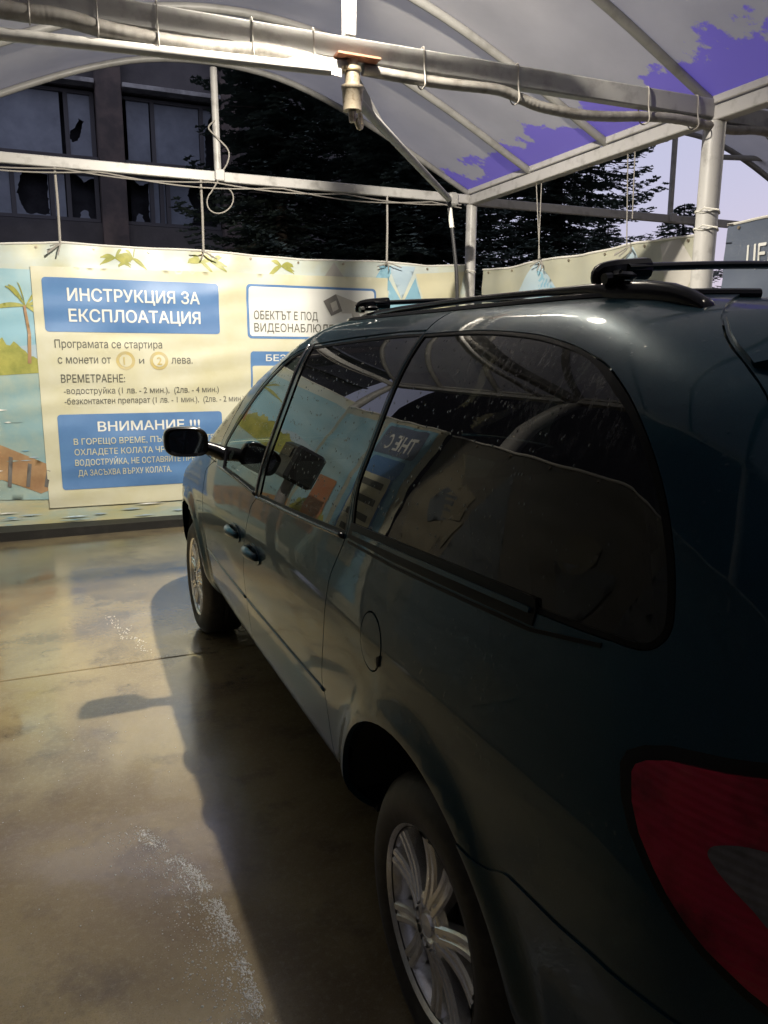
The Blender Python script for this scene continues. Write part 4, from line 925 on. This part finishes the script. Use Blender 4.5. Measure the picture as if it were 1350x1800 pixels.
    def outline(scx, scz, y): 
        o_ = []
        for k_ in range(NA):
            a = 2*math.pi*k_/NA; c_, s__ = math.cos(a), math.sin(a); e = 2/3.4
            o_.append((X(-.108+.098*scx*math.copysign(abs(c_)**e, c_)), y + .0*c_, 1.213+.068*scz*math.copysign(abs(s__)**e, s__)+.006*c_*-1))
        return o_
    rows = [outline(.80, .76, 2.175), outline(.93, .90, 2.165), outline(.985, .97, 2.168), outline(1, 1, 2.185), outline(.99, .99, 2.22), outline(.90, .88, 2.262), outline(.68, .62, 2.29), outline(.30, .25, 2.30)]
    V = [p for r_ in rows for p in r_]; F = []
    for i in range(len(rows)-1):
        for k_ in range(NA):
            a, b = i*NA+k_, i*NA+(k_+1) % NA; F.append((a, b, b+NA, a+NA))
    F.append(tuple(range((len(rows)-1)*NA, len(rows)*NA)))
    F = [f if side else f[::-1] for f in F]
    F = [f[::-1] for f in F]
    h_ = MB().add(V, F).build('housing', M['gloss_black'], None, True, 60); h_.parent = mr_; h_.matrix_parent_inverse = mr_.matrix_world.inverted() if False else Matrix.Translation((-.06, -2.2, -1.15))
    MIRP = Matrix.Translation((-.06, -2.2, -1.15))
    gls = outline(.82, .78, 2.178); gv = gls + [(X(-.108), 2.180, 1.213)]
    F2 = [(k_, (k_+1) % NA, NA) for k_ in range(NA)]
    if side: F2 = [f[::-1] for f in F2]
    go = MB().add(gv, F2).build('mirror_glass', M['mirror'], None, True, 180); go.parent = mr_; go.matrix_parent_inverse = MIRP
    am = MB()
    arm = smooth_path([(X(-.03), 2.205, 1.185), (X(.01), 2.20, 1.172), (X(.05), 2.19, 1.155), (X(.085), 2.17, 1.135)], 5)
    am.tube(arm, list(np.linspace(.030, .036, len(arm))), 12)
    am.add([(X(.035), 2.10, 1.10), (X(.035), 2.23, 1.10), (X(.06), 2.215, 1.18), (X(.065), 2.15, 1.19), (X(.06), 2.10, 1.10), (X(.06), 2.23, 1.10), (X(.085), 2.215, 1.18), (X(.085), 2.15, 1.19)], [(0, 1, 2, 3), (7, 6, 5, 4), (0, 4, 5, 1), (1, 5, 6, 2), (2, 6, 7, 3), (3, 7, 4, 0)])
    ao = am.build('arm', M['gloss_black'], None, True, 40); ao.parent = mr_; ao.matrix_parent_inverse = MIRP

# roof, tailgate, spoiler, bumpers, nose, windscreen: structured halves mirrored across the centre line
vr = np.concatenate([np.linspace(1.69, 1.84, 12), np.linspace(1.86, 2.469, 22)])
tt = np.linspace(0, 1, 150)
Vg = np.repeat(vr[:, None], 150, 1); a_, b_ = ucen(vr, True), ucen(vr, False); Ug = a_[:, None]+(b_-a_)[:, None]*tt[None, ::-1]
gridpanel('roof', Ug, Vg, M['paint'], car, off=-.006, depth=0)
hv_ = np.array([p[1] for p in HATCH]); hu_ = np.array([p[0] for p in HATCH])
def uh(v): return np.interp(v, hv_, hu_)
vr = np.linspace(.785, 1.70, 50); ss = np.linspace(0, 1, 34)**1.1
Vg = np.repeat(vr[:, None], 34, 1); Ug = (uh(vr)-.0005)[:, None]+(ucen(vr)-uh(vr)+.0005)[:, None]*ss[None]
tg = gridpanel('tailgate', Ug, Vg, M['paint'], car, off=.0)
vr = np.linspace(1.13, 1.585, 24); Vg = np.repeat(vr[:, None], 30, 1); u0 = np.minimum(uh(vr)-.09, -.80); ss = np.linspace(0, 1, 30)
Ug = u0[:, None]+(ucen(vr)-u0)[:, None]*ss[None]; gridpanel('window', Ug, Vg, M['gloss_black'], tg, off=.004, depth=.004)
vr = np.linspace(1.605, 1.715, 14); Vg = np.repeat(vr[:, None], 40, 1); ss = np.linspace(0, 1, 40)**1.2
Ug = (uh(vr)-.006)[:, None]+(ucen(vr)-uh(vr)+.008)[:, None]*ss[None]
bulge = (.006+.03*np.sin(np.clip((1.715-vr)/.11, 0, 1)*math.pi*.55))[:, None]*np.minimum(1, .25+ss*6)[None]
gridpanel('spoiler', Ug, Vg, M['paint'], tg, off=bulge, depth=.035)
rr_ = np.linspace(0, 1, 26); ss = np.linspace(0, 1, 60)**1.15
ug = -.26-1.3*ss; vb = np.interp(-ug, [-a for a, b in BUMP], [b for a, b in BUMP])+.004
Vg = .25+(vb[None]-.25)*rr_[:, None]
uf = ARC[0]-np.sqrt(np.maximum(ARC[2]**2-(Vg-ARC[1])**2, 0))-.003
Ug = uf+(ucen(Vg)-uf)*ss[None]
gridpanel('bumper', Ug, Vg, M['paint'], car, off=.0035, depth=.02)
vr = np.linspace(.25, 1.098, 46); ul = np.interp(vr, [.25, .5, .8, 1.03, 1.06, 1.1], [2.505, 2.52, 2.535, 2.525, 2.455, 2.345])
ss = np.linspace(0, 1, 110); Vg = np.repeat(vr[:, None], 110, 1); Ug = ul[:, None]+(ucen(vr, False)-ul)[:, None]*ss[None]
dA = lambda u, v: math.hypot(u-3.03, v-ARC[1])
_p = surf(Ug, Vg)[0]
near = np.hypot(_p[..., 1]-3.03, Vg-ARC[1]); 
gridpanel('nose', Ug, Vg, M['paint'], car, cut=lambda u, v: math.hypot(float(P(u, v)[1])-3.03, v-ARC[1]) < ARC[2]-.008 and float(P(u, v)[0]) < .5)
vr = np.linspace(1.102, 1.70, 30); ul = np.interp(vr, [1.10, 1.21, 1.34, 1.48, 1.60, 1.66, 1.72], [2.335, 2.275, 2.135, 1.915, 1.705, 1.585, 1.485])
ss = np.linspace(0, 1, 40); Vg = np.repeat(vr[:, None], 40, 1); Ug = ul[:, None]+(ucen(vr, False)-ul)[:, None]*ss[None]
gridpanel('windscreen', Ug, Vg, M['clear'], car, depth=0)
vr = np.linspace(.24, 1.06, 40); ss = np.linspace(0, 1, 220); Vg = np.repeat(vr[:, None], 220, 1); a_, b_ = ucen(vr, True), ucen(vr, False); Ug = b_[:, None]+(a_-b_)[:, None]*ss[None]
def cutsh(u, v):
    p = P(u, v); return p[0] < .6 and (math.hypot(p[1]-.03, v-ARC[1]) < .475 or math.hypot(p[1]-3.03, v-ARC[1]) < .475)
gridpanel('inner_shell', Ug, Vg, M['dark'], car, off=-.017, depth=0, cut=cutsh)
mb = MB(); mb.box((1, 1.52, .34), (1.72, 2.0, .10)); mb.box((1, 1.5, .33), (1.26, 4.9, .1)); mb.box((1, 2.62, .93), (1.5, .7, .12), bev=.04); mb.box((1, 3.2, .62), (1.2, 1.0, .5)); mb.build('floor_pan', M['dark'], car)
for sx in (0, 1):
    for cy in (.03, 3.03):
        mb = MB(); R2 = .455; n = 28; xs_ = (.035 if cy < 1 else .075, .36)
        v = []; f = []
        for i in range(n+1):
            a = math.radians(8+166*i/n)
            for x in xs_: v.append(((2-x) if sx else x, cy+R2*math.cos(a), ARC[1]+R2*math.sin(a)))
        for i in range(n): f.append((2*i, 2*i+1, 2*i+3, 2*i+2))
        f.append(tuple(2*i+1 for i in range(n+1)))
        mb.add(v, f); mb.build('wheel_liner', M['dark'], car)
# seats seen through the front glass
for (x, y) in ((.55, 1.35), (1.45, 1.35), (.55, .35), (1.45, .35)):
    mb = MB(); mb.box((x, y+.18, .72), (.48, .52, .16), bev=.05); rot = Matrix.Rotation(math.radians(-14), 3, 'X'); mb.box((x, y-.16, 1.06), (.46, .14, .62), rot, bev=.05); mb.box((x, y-.25, 1.46), (.26, .10, .17), rot, bev=.04)
    mb.build('seat', M['seat'], car)
st = [(.55+.18*math.cos(a), 2.12+.06*math.sin(a), 1.02+.17*math.sin(a)) for a in np.linspace(0, 2*math.pi, 29)[:-1]]
MB().tube(st, .015, 8, closed=True).build('steering_wheel', M['black'], car, True)

# wheels
def make_wheel(cy, x0=.05):
    w = empty('wheel', (x0, cy, .335), '', ''); del w['label'], w['category']; w.parent = car; w.matrix_parent_inverse = parent_inv(car)
    inv = Matrix.Translation((-x0, -cy, -.335)); c = (x0, cy, .335)
    def put(o, par=None): o.parent = par or w; o.matrix_parent_inverse = inv if par is None else Matrix.Identity(4); return o
    prof = [(.035, .205), (.004, .213), (-.002, .222), (-.012, .236), (-.018, .262), (-.012, .292), (.006, .318), (.018, .330), (.034, .335), (.085, .3355), (.088, .329), (.094, .329), (.097, .3355), (.115, .336), (.118, .329), (.124, .329), (.127, .336), (.19, .334), (.205, .325), (.22, .29), (.215, .23), (.20, .205)]
    put(MB().lathe(prof, c, 'x', 72).build('tyre', M['tyre'], None, True, 50))
    put(MB().lathe([(.20, .195), (.10, .188), (.046, .197)], c, 'x', 56).build('barrel', M['black'], None, True, 50))
    lip = [(.046, .197), (.030, .202), (.012, .208), (-.004, .220), (-.007, .2235), (.001, .2245), (.004, .213)]
    rim = put(MB().lathe(lip, c, 'x', 72).build('rim', M['rim'], None, True, 40))
    hub = MB().lathe([(.02, .075), (.004, .072), (-.002, .062), (-.001, .040), (.006, .034), (.006, .030), (-.004, .026), (-.006, 0)], c, 'x', 40)
    for k_ in range(5):
        a = math.radians(64+72*k_); hub.lathe([(-.001, .011), (.006, .0095), (.006, 0)], (c[0]-.003, c[1]+.049*math.cos(a), c[2]+.049*math.sin(a)), 'x', 10)
    put(hub.build('hub', M['rim'], None, True, 40))
    for k_ in range(5):
        for dlt in (-15, 15):
            base = 100+72*k_; v = []; f = []; NR = 12; sec = 9
            for i in range(NR):
                t_ = i/(NR-1); r = .052+(.206-.052)*t_
                a = math.radians(base+dlt*(.62+.38*t_**.7)); hw = (.020+.004*t_)
                xf = -.006+.010*math.sin(math.pi*t_)+.006*t_
                # cross-section with a groove down the middle
                for k2, (o_, dp) in enumerate(((-1, .034), (-1, .006), (-.8, 0), (-.28, 0), (0, .009), (.28, 0), (.8, 0), (1, .006), (1, .034))):
                    tx, tz = -math.sin(a), math.cos(a)
                    v.append((c[0]+xf+dp, c[1]+r*math.cos(a)+tx*hw*o_, c[2]+r*math.sin(a)+tz*hw*o_))
            for i in range(NR-1):
                for j in range(sec-1): f.append((i*sec+j, (i+1)*sec+j, (i+1)*sec+j+1, i*sec+j+1))
            put(MB().add(v, f).build('spoke', M['rim'], None, True, 35))
    put(MB().lathe([(.12, .14), (.10, .14), (.10, .05), (.06, .05), (.06, 0)], c, 'x', 32).build('brake_disc', mat('brake_disc', (.12, .11, .10), .5, .7) if 'brake_disc' not in bpy.data.materials else bpy.data.materials['brake_disc'], None, True))
    put(MB().lathe([(.13, .20), (.13, 0)], c, 'x', 32).build('backing_plate', M['dark'], None))
    return w
w0 = make_wheel(0.0)
def dup_wheel(y, right):
    r = w0.copy(); COLL.objects.link(r); r.location = w0.location.copy(); r.location.y += y
    if right: r.rotation_euler = (0, 0, math.pi); r.location.x = 2-w0.location.x
    for ch in list(w0.children):
        c = ch.copy(); COLL.objects.link(c); c.parent = r; c.matrix_parent_inverse = ch.matrix_parent_inverse.copy()
for y, rt in ((3.03, False), (0, True), (3.03, True)): dup_wheel(y, rt)

# roof rails, their feet, the two cross bars and the black roof channel
def rail_loft(side):
    ys = [1.36, 1.30, 1.22, 1.1, .9, .6, .39, .14, -.03, -.06, -.12, -.2, -.26, -.30, -.335, -.345]
    top = [1.712, 1.732, 1.748, 1.755, 1.759, 1.761, 1.761, 1.758, 1.757, 1.757, 1.756, 1.750, 1.741, 1.729, 1.711, 1.700]
    bot = [1.700, 1.700, 1.700, 1.728, 1.738, 1.744, 1.745, 1.742, 1.732, 1.722, 1.700, 1.695, 1.690, 1.686, 1.682, 1.682]
    v = []; f = []; n = 12
    for y, a, b in zip(ys, top, bot):
        cz, hz, hx = (a+b)/2, (a-b)/2, .018
        for k_ in range(n):
            t_ = 2*math.pi*k_/n; e = 2/2.8; c_, s_ = math.cos(t_), math.sin(t_); x = .385+hx*math.copysign(abs(c_)**e, c_)
            v.append(((2-x) if side else x, y, cz+hz*math.copysign(abs(s_)**e, s_)))
    for i in range(len(ys)-1):
        for k_ in range(n):
            a, b = i*n+k_, i*n+(k_+1) % n; f.append((a, b, b+n, a+n) if side else (a, a+n, b+n, b))
    f.append(tuple(range(n))); f.append(tuple(reversed(range((len(ys)-1)*n, len(ys)*n))))
    return MB().add(v, f).build('roof_rail', M['gloss_black'], car, True, 50)
rails = [rail_loft(0), rail_loft(1)]
for side in (0, 1):
    pts = [tuple(surf(u, 1.812, .0)[0]) for u in np.linspace(-.31, 1.38, 60)]
    if side: pts = [(2-a, b, c) for a, b, c in pts]
    MB().tube(pts, .010, 8).build('roof_moulding', M['gloss_black'], car, True)
for y in (-.10, 1.20):
    xs_ = np.linspace(.40, 1.60, 25); zz = 1.782+.028*np.sin((xs_-.4)/1.2*math.pi)
    b = MB(); v = []; f = []; n = 12
    for x, z in zip(xs_, zz):
        for k_ in range(n):
            t_ = 2*math.pi*k_/n; v.append((x, y+.021*math.cos(t_), z+.0085*math.sin(t_)))
    for i in range(len(xs_)-1):
        for k_ in range(n): a, c = i*n+k_, i*n+(k_+1) % n; f.append((a, a+n, c+n, c))
    b.add(v, f); bar = b.build('roof_bar', M['gloss_black'], car, True)
    for s_ in (0, 1):
        X = (lambda x: 2-x) if s_ else (lambda x: x)
        c = MB(); sx_ = -1 if s_ else 1
        c.box((X(.385), y, 1.764), (.046, .075, .016), bev=.006)
        c.tube(smooth_path([(X(.352), y+.02, 1.752), (X(.358), y+.02, 1.772), (X(.385), y+.01, 1.778), (X(.42), y+.004, 1.781), (X(.458), y, 1.783)], 4), [.010, .012, .0135, .015, .016, .017, .018, .019, .0195, .02, .02, .0205, .0205, .021, .0215, .022, .021], 10)
        c.lathe([(0, 0), (0, .011), (.012, .011), (.016, .006), (.016, 0)], (X(.385), y+.022, 1.779), 'z', 12)
        c.tube([(X(.345), y-.012, 1.758), (X(.36), y-.012, 1.760)], .011, 10)
        c.tube([(X(.372), y-.03, 1.768), (X(.372), y+.03, 1.768)], .008, 8)
        c.build('clamp', M['gloss_black'], bar, True, 35)

# ------------------------------------------------------------------ what stands beyond the wash
FC = 20.0
def facade_x(px10): return CAM[0]+(px10-CAM[0])*1.88
bld = empty('derelict_building', (1.0, FC, 0), 'dim old building with broken and sky-tinted windows behind the back banner', 'building')
mw = mat('old_render', (.13, .12, .12), .9, noise=(.8, (.075, .07, .072), .35, .65), bump=(12, .3, .02)); mp_ = mat('old_pillar', (.15, .115, .10), .85, noise=(2, (.09, .075, .07), .4, .6)); ml = mat('ledge', (.45, .44, .42), .7, noise=(3, (.25, .24, .23), .4, .6))
mpane = mat('sky_tinted_pane', (.24, .27, .32), .35, noise=(1.6, (.15, .17, .21), .35, .65), spec=.6); mfr = mat('window_frame', (.10, .095, .10), .7); mdk = mat('dark_inside', (.05, .05, .058), .9, noise=(1.5, (.02, .02, .024), .4, .6))  # blue-grey pane colour stands in for reflected dusk sky
wl = MB()
wl.box((1.0, FC+.2, 2.35), (14, .4, 4.7)); wl.box((1.0, FC+.2, 6.0), (14, .36, .22)); wl.box((1.0, FC+.2, 9.6), (14, .4, 3.7)); wl.box((5.9, FC+.2, 6.25), (4.2, .4, 3.1)); wl.box((-4.9, FC+.2, 6.25), (2.2, .4, 3.1))
wl.build('wall', mw, bld)
for x0, x1 in ((.82, 1.42), (3.80, 4.25), (-2.75, -2.2)): MB().box(((x0+x1)/2, FC-.06, 5.2), (x1-x0, .5, 9.4), bev=.02).build('pillar', mp_, bld)
lg = MB(); lg.beam((-6, FC-.2, 7.82), (.80, FC-.2, 7.82), .4, .10); lg.beam((1.44, FC-.2, 7.82), (3.78, FC-.2, 7.82), .4, .10); lg.build('ledge', ml, bld)
sb = MB(); sb.beam((-6, FC-.16, 6.10), (.80, FC-.16, 6.10), .35, .09); sb.beam((1.44, FC-.16, 6.10), (3.78, FC-.16, 6.10), .35, .09); sb.build('sill', mw, bld)
MB().box((1.0, FC+.62, 6.2), (10, .1, 4)).build('inside', mdk, bld)
def window(x0, x1, z0, z1, panes):
    fb = MB()
    for (a, b, c, d) in ((x0, x1, z0, z0+.08), (x0, x1, z1-.08, z1)): fb.box(((a+b)/2, FC+.12, (c+d)/2), (b-a, .10, d-c))
    xsn = sorted({x0} | {p[0][0] for p in panes} | {x1})
    for x in xsn: fb.box((min(max(x, x0+.05), x1-.05), FC+.12, (z0+z1)/2), (.10, .096, z1-z0-.16))
    fr = fb.build('window', mfr, bld)
    for (a, b), hole in panes:
        outer = [(a, z0), (b, z0), (b, z1), (a, z1)]
        hs_ = []
        if hole:
            r_ = random.Random(int(a*1000)); hd = densify([(a+(b-a)*u_, z0+(z1-z0)*v_) for u_, v_ in hole], .06); hs_ = [[(min(max(p[0]+r_.uniform(-.022, .022), a+.005), b-.005), min(max(p[1]+r_.uniform(-.022, .022), z0+.005), z1-.005)) for p in hd]]
        V, F, _ = cdt(outer, hs_, .3, .5)
        V3 = [(p[0], FC+.13, p[1]) for p in V] + [(p[0], FC+.138, p[1]) for p in V]; n = len(V)
        MB().add(V3, [tuple(t) for t in F]+[tuple(q+n for q in t[::-1]) for t in F]).build('pane', mpane, fr)
H1 = [(.76, .22), (.80, .34), (.87, .40), (.93, .37), (.94, .27), (.87, .18), (.80, .16)]
H2 = [(.06, .30), (.12, .42), (.30, .46), (.46, .60), (.62, .56), (.50, .44), (.42, .30), (.22, .24)]
H3 = [(.04, .97), (.30, .93), (.55, .80), (.97, .90), (.97, .05), (.70, .04), (.62, .20), (.50, .26), (.36, .18), (.30, .05), (.04, .05)]
window(-2.15, .80, 6.16, 7.70, [((-2.1, .02), None), ((.16, .78), H2)])
window(1.44, 3.78, 6.16, 7.70, [((1.48, 2.08), None), ((2.16, 3.30), None), ((3.36, 3.74), [(.2, .05), (.3, .6), (.7, .9), (.95, .5), (.9, .05)])])
window(-2.15, .80, 4.72, 5.88, [((-2.1, -1.2), None), ((-1.14, -.35), [(.3, .1), (.1, .5), (.3, .95), (.98, .9), (.98, .1)]), ((-.28, .02), None), ((.1, .78), H3)])
window(1.44, 3.78, 4.72, 5.88, [((1.48, 2.0), H3), ((2.06, 2.24), None), ((2.3, 2.4), None), ((2.46, 3.74), [(.45, .03), (.52, .4), (.38, .7), (.45, .97), (.97, .97), (.97, .03)])])

leafm = [mat('spruce_needles', (.085, .115, .09), .7, noise=(3, (.12, .16, .12), .45, .7)), mat('dark_needles', (.07, .10, .085), .75, noise=(3, (.11, .14, .11), .45, .7))]
bark = mat('bark', (.06, .045, .035), .9, noise=(8, (.03, .022, .018), .4, .6), bump=(20, .5, .02))
def spruce_mesh(seed, H, R, z0, nb=110):
    r_ = random.Random(seed); mb = MB(); V = []; F = []
    for b in range(nb):
        t = b/(nb-1); z = z0+(H-z0)*(t**.9); L = R*(1-t)**.75*r_.uniform(.75, 1.1)+.12
        a = b*2.39996+r_.uniform(-.3, .3); dx, dy = math.cos(a), math.sin(a); nS = max(4, int(L/.11))
        droop = r_.uniform(.22, .45)
        for s_ in range(nS):
            q = (s_+.5)/nS; rr = L*q; zz = z - droop*L*q + .30*L*q*q*q
            tl = (.50*(1-q)+.14)*r_.uniform(.7, 1.2)*min(1, L/1.0+.3)
            for sd in (-1, 1, 0):
                if sd == 0 and s_ < nS-2 and r_.random() < .6: continue
                an = a+sd*r_.uniform(.65, 1.0); tx, ty = math.cos(an), math.sin(an); dz = r_.uniform(-.45, -.05)
                nn = max(3, int(tl/.042)); px, py = -ty, tx
                for k_ in range(nn):
                    w_ = (k_+.6)/nn*tl; cx, cy, cz = dx*rr+tx*w_, dy*rr+ty*w_, zz+dz*w_+.12*w_*w_
                    hl = .07*r_.uniform(.7, 1.3)
                    o = len(V); up = r_.uniform(-.02, .03)
                    V.extend([(cx-tx*.03, cy-ty*.03, cz), (cx+tx*.035+px*hl, cy+ty*.035+py*hl, cz+up), (cx+tx*.05, cy+ty*.05, cz-.012), (cx+tx*.035-px*hl, cy+ty*.035-py*hl, cz+r_.uniform(-.03, .02))])
                    F.append((o, o+1, o+2, o+3))
            if s_ % 2 == 0:
                mb2 = (dx*rr, dy*rr, zz)
    return V, F
def trunk_mb(H, r0, nl, R, seed):
    r_ = random.Random(seed); mb = MB().tube([(r_.uniform(-.03, .03), r_.uniform(-.03, .03), H*i/8) for i in range(9)], [r0*(1-i/8.6) for i in range(9)], 10)
    for b in range(nl):
        t = b/nl; z = H*(.2+.75*t); L = R*.8*(1-t)**.75; a = b*2.39996
        mb.tube([(0, 0, z), (math.cos(a)*L*.5, math.sin(a)*L*.5, z-.12*L), (math.cos(a)*L, math.sin(a)*L, z-.2*L)], [.035, .022, .006], 5)
    return mb
def tree(x, y, H, R, seed, label, mi, z0=1.0, nb=110, proto=None, rz=0, sc_=1.0):
    t = empty('spruce_tree', (x, y, 0), label, 'tree', 'trees beyond the wash bay')
    if proto is None:
        V, F = spruce_mesh(seed, H, R, z0, nb)
        c = MB().add(V, F).build('crown', leafm[mi], None); k_ = trunk_mb(H, .17, 26, R, seed).build('trunk', bark, None, True)
        c.parent = t; k_.parent = t
    else:
        for ch in proto.children:
            c = ch.copy(); COLL.objects.link(c); c.parent = t
    t.rotation_euler = (0, 0, rz); t.scale = (sc_, sc_, sc_)
    return t
p1 = tree(8.9, 12.3, 11, 2.75, 3, 'spruce with drooping branches against the pale sky, right of the far column', 0, .8, 300)
p2 = tree(5.3, 11.2, 10, 2.4, 5, 'dark conifer directly behind the slanting spray boom', 1, .6, 240)
tree(3.3, 12.6, 0, 0, 0, 'dark conifer between the old building and slanting boom, behind the hanging post', 1, proto=p2, rz=1.3, sc_=.95)
tree(7.2, 13.4, 0, 0, 0, 'dark conifer behind the far column and the corner of the banners', 1, proto=p2, rz=2.9, sc_=1.05)
tree(6.4, 15.6, 0, 0, 0, 'conifer filling the gap deep behind the far column', 1, proto=p1, rz=4.1, sc_=1.1)
tree(14.3, 14.6, 5.3, 1.9, 8, 'small conifer whose tip shows just above the banner right of the near column', 0, .4, 150)
tree(12.2, 14.9, 4.75, 1.4, 9, 'low conifer tip showing left of the near column', 0, .4, 120)
# unseen block added behind the camera to hold back low sky light
sv = empty('rear_sky_blocker', (1, -13, 0), 'added dark block behind the view, holding low sky light off the glossy paint', 'building')
b_ = MB().box((1, -13, 2.1), (30, 5, 4.2), bev=.05); b_.build('wall', mat('rear_blocker_wall', (.07, .065, .06), .85, noise=(1, (.05, .048, .045), .4, .6)), sv)
MB().box((1, -10.4, 4.25), (30.4, 5.6, .22), bev=.03).build('roof', M['black'], sv); MB().box((-2, -10.47, 1.2), (1.1, .08, 2.2), bev=.02).build('door', mfr, sv)  # roof and door of the added rear sky blocker
sd = empty('side_sky_blocker', (-6.2, 2, 0), 'tall dark block added beside the wash, keeping sky light out of the van windows', 'building')  # added unseen block: stops sky light from the left, darkens window reflections
MB().box((-6.7, 1, 4.6), (1.0, 30, 9.2), bev=.03).build('wall', mat('side_blocker_wall', (.045, .042, .04), .9, noise=(1.2, (.03, .028, .028), .4, .6)), sd); MB().box((-6.6, 1, 9.3), (1.4, 30.4, .2), bev=.03).build('blocker_parapet', mw, sd)

# ------------------------------------------------------------------ soap bubbles and water beads on the floor; white specks double as lamp glints
def foam_glints():
    r_ = random.Random(11); V = []; F = []
    def bub(x, y, r):
        o = len(V); n = 7
        for (h, k_) in ((0, 1), (.55, .8), (.85, .42)):
            for i in range(n): a = 2*math.pi*i/n; V.append((x+r*k_*math.cos(a), y+r*k_*math.sin(a), .0005+r*h*.75))
        V.append((x, y, .0005+r*.75))
        for l in range(2):
            for i in range(n): F.append((o+l*n+i, o+l*n+(i+1) % n, o+(l+1)*n+(i+1) % n, o+(l+1)*n+i))
        for i in range(n): F.append((o+2*n+i, o+2*n+(i+1) % n, o+3*n))
    line = [(-.47, 1.16), (-.40, 1.0), (-.335, .85), (-.295, .68), (-.28, .50), (-.275, .30), (-.275, .08), (-.29, -.1)]
    for k_ in range(5200):
        t = r_.random()**.8*(len(line)-1.001); i = int(t); u = t-i; x = line[i][0]*(1-u)+line[i+1][0]*u; y = line[i][1]*(1-u)+line[i+1][1]*u
        cl = math.sin(y*37)*math.sin(y*13+1)
        sp = abs(r_.gauss(0, .022 if r_.random() < .62 else .085))
        if cl < -.35 and sp < .05: continue
        bub(x-sp+r_.uniform(-.01, .01), y+r_.gauss(0, .015), r_.uniform(.0008, .0024)*(1.8 if r_.random() < .1 else 1))
    for k_ in range(90):
        t = r_.random(); bub(-.45+.2*t+r_.gauss(0, .018)+.02*math.sin(t*21), 3.5-.75*t+r_.gauss(0, .03), r_.uniform(.0015, .0045))
    for k_ in range(200):
        bub(r_.uniform(-1.1, -.25), r_.uniform(-.2, 2.2), r_.uniform(.001, .003))
    for k_ in range(260):
        t = r_.random()**.75*(len(line)-1.001); i = int(t); u = t-i; x = line[i][0]*(1-u)+line[i+1][0]*u-abs(r_.gauss(0, .035)); y = line[i][1]*(1-u)+line[i+1][1]*u+r_.gauss(0, .02)
        if math.sin(y*37)*math.sin(y*13+1) < -.5: continue
        o = len(V); n = 11; R_ = r_.uniform(.001, .0036); el = r_.uniform(1.2, 3.4); an = r_.uniform(1.2, 2.1); rs = [R_*r_.uniform(.55, 1.15) for _ in range(n)]
        for (h, kk) in ((.0006, 1), (.0022, .8)):
            for j in range(n):
                b = 2*math.pi*j/n; px = rs[j]*kk*math.cos(b)*el; py = rs[j]*kk*math.sin(b); V.append((x+px*math.cos(an)-py*math.sin(an), y+px*math.sin(an)+py*math.cos(an), h))
        for j in range(n): F.append((o+j, o+(j+1) % n, o+n+(j+1) % n, o+n+j))
        F.append(tuple(o+n+j for j in range(n)))
    return MB().add(V, F).build('foam_glints', mat('foam_glints', (.62, .62, .61), .15, coat=1), None, True)
tag(foam_glints(), None, None, kind='stuff')
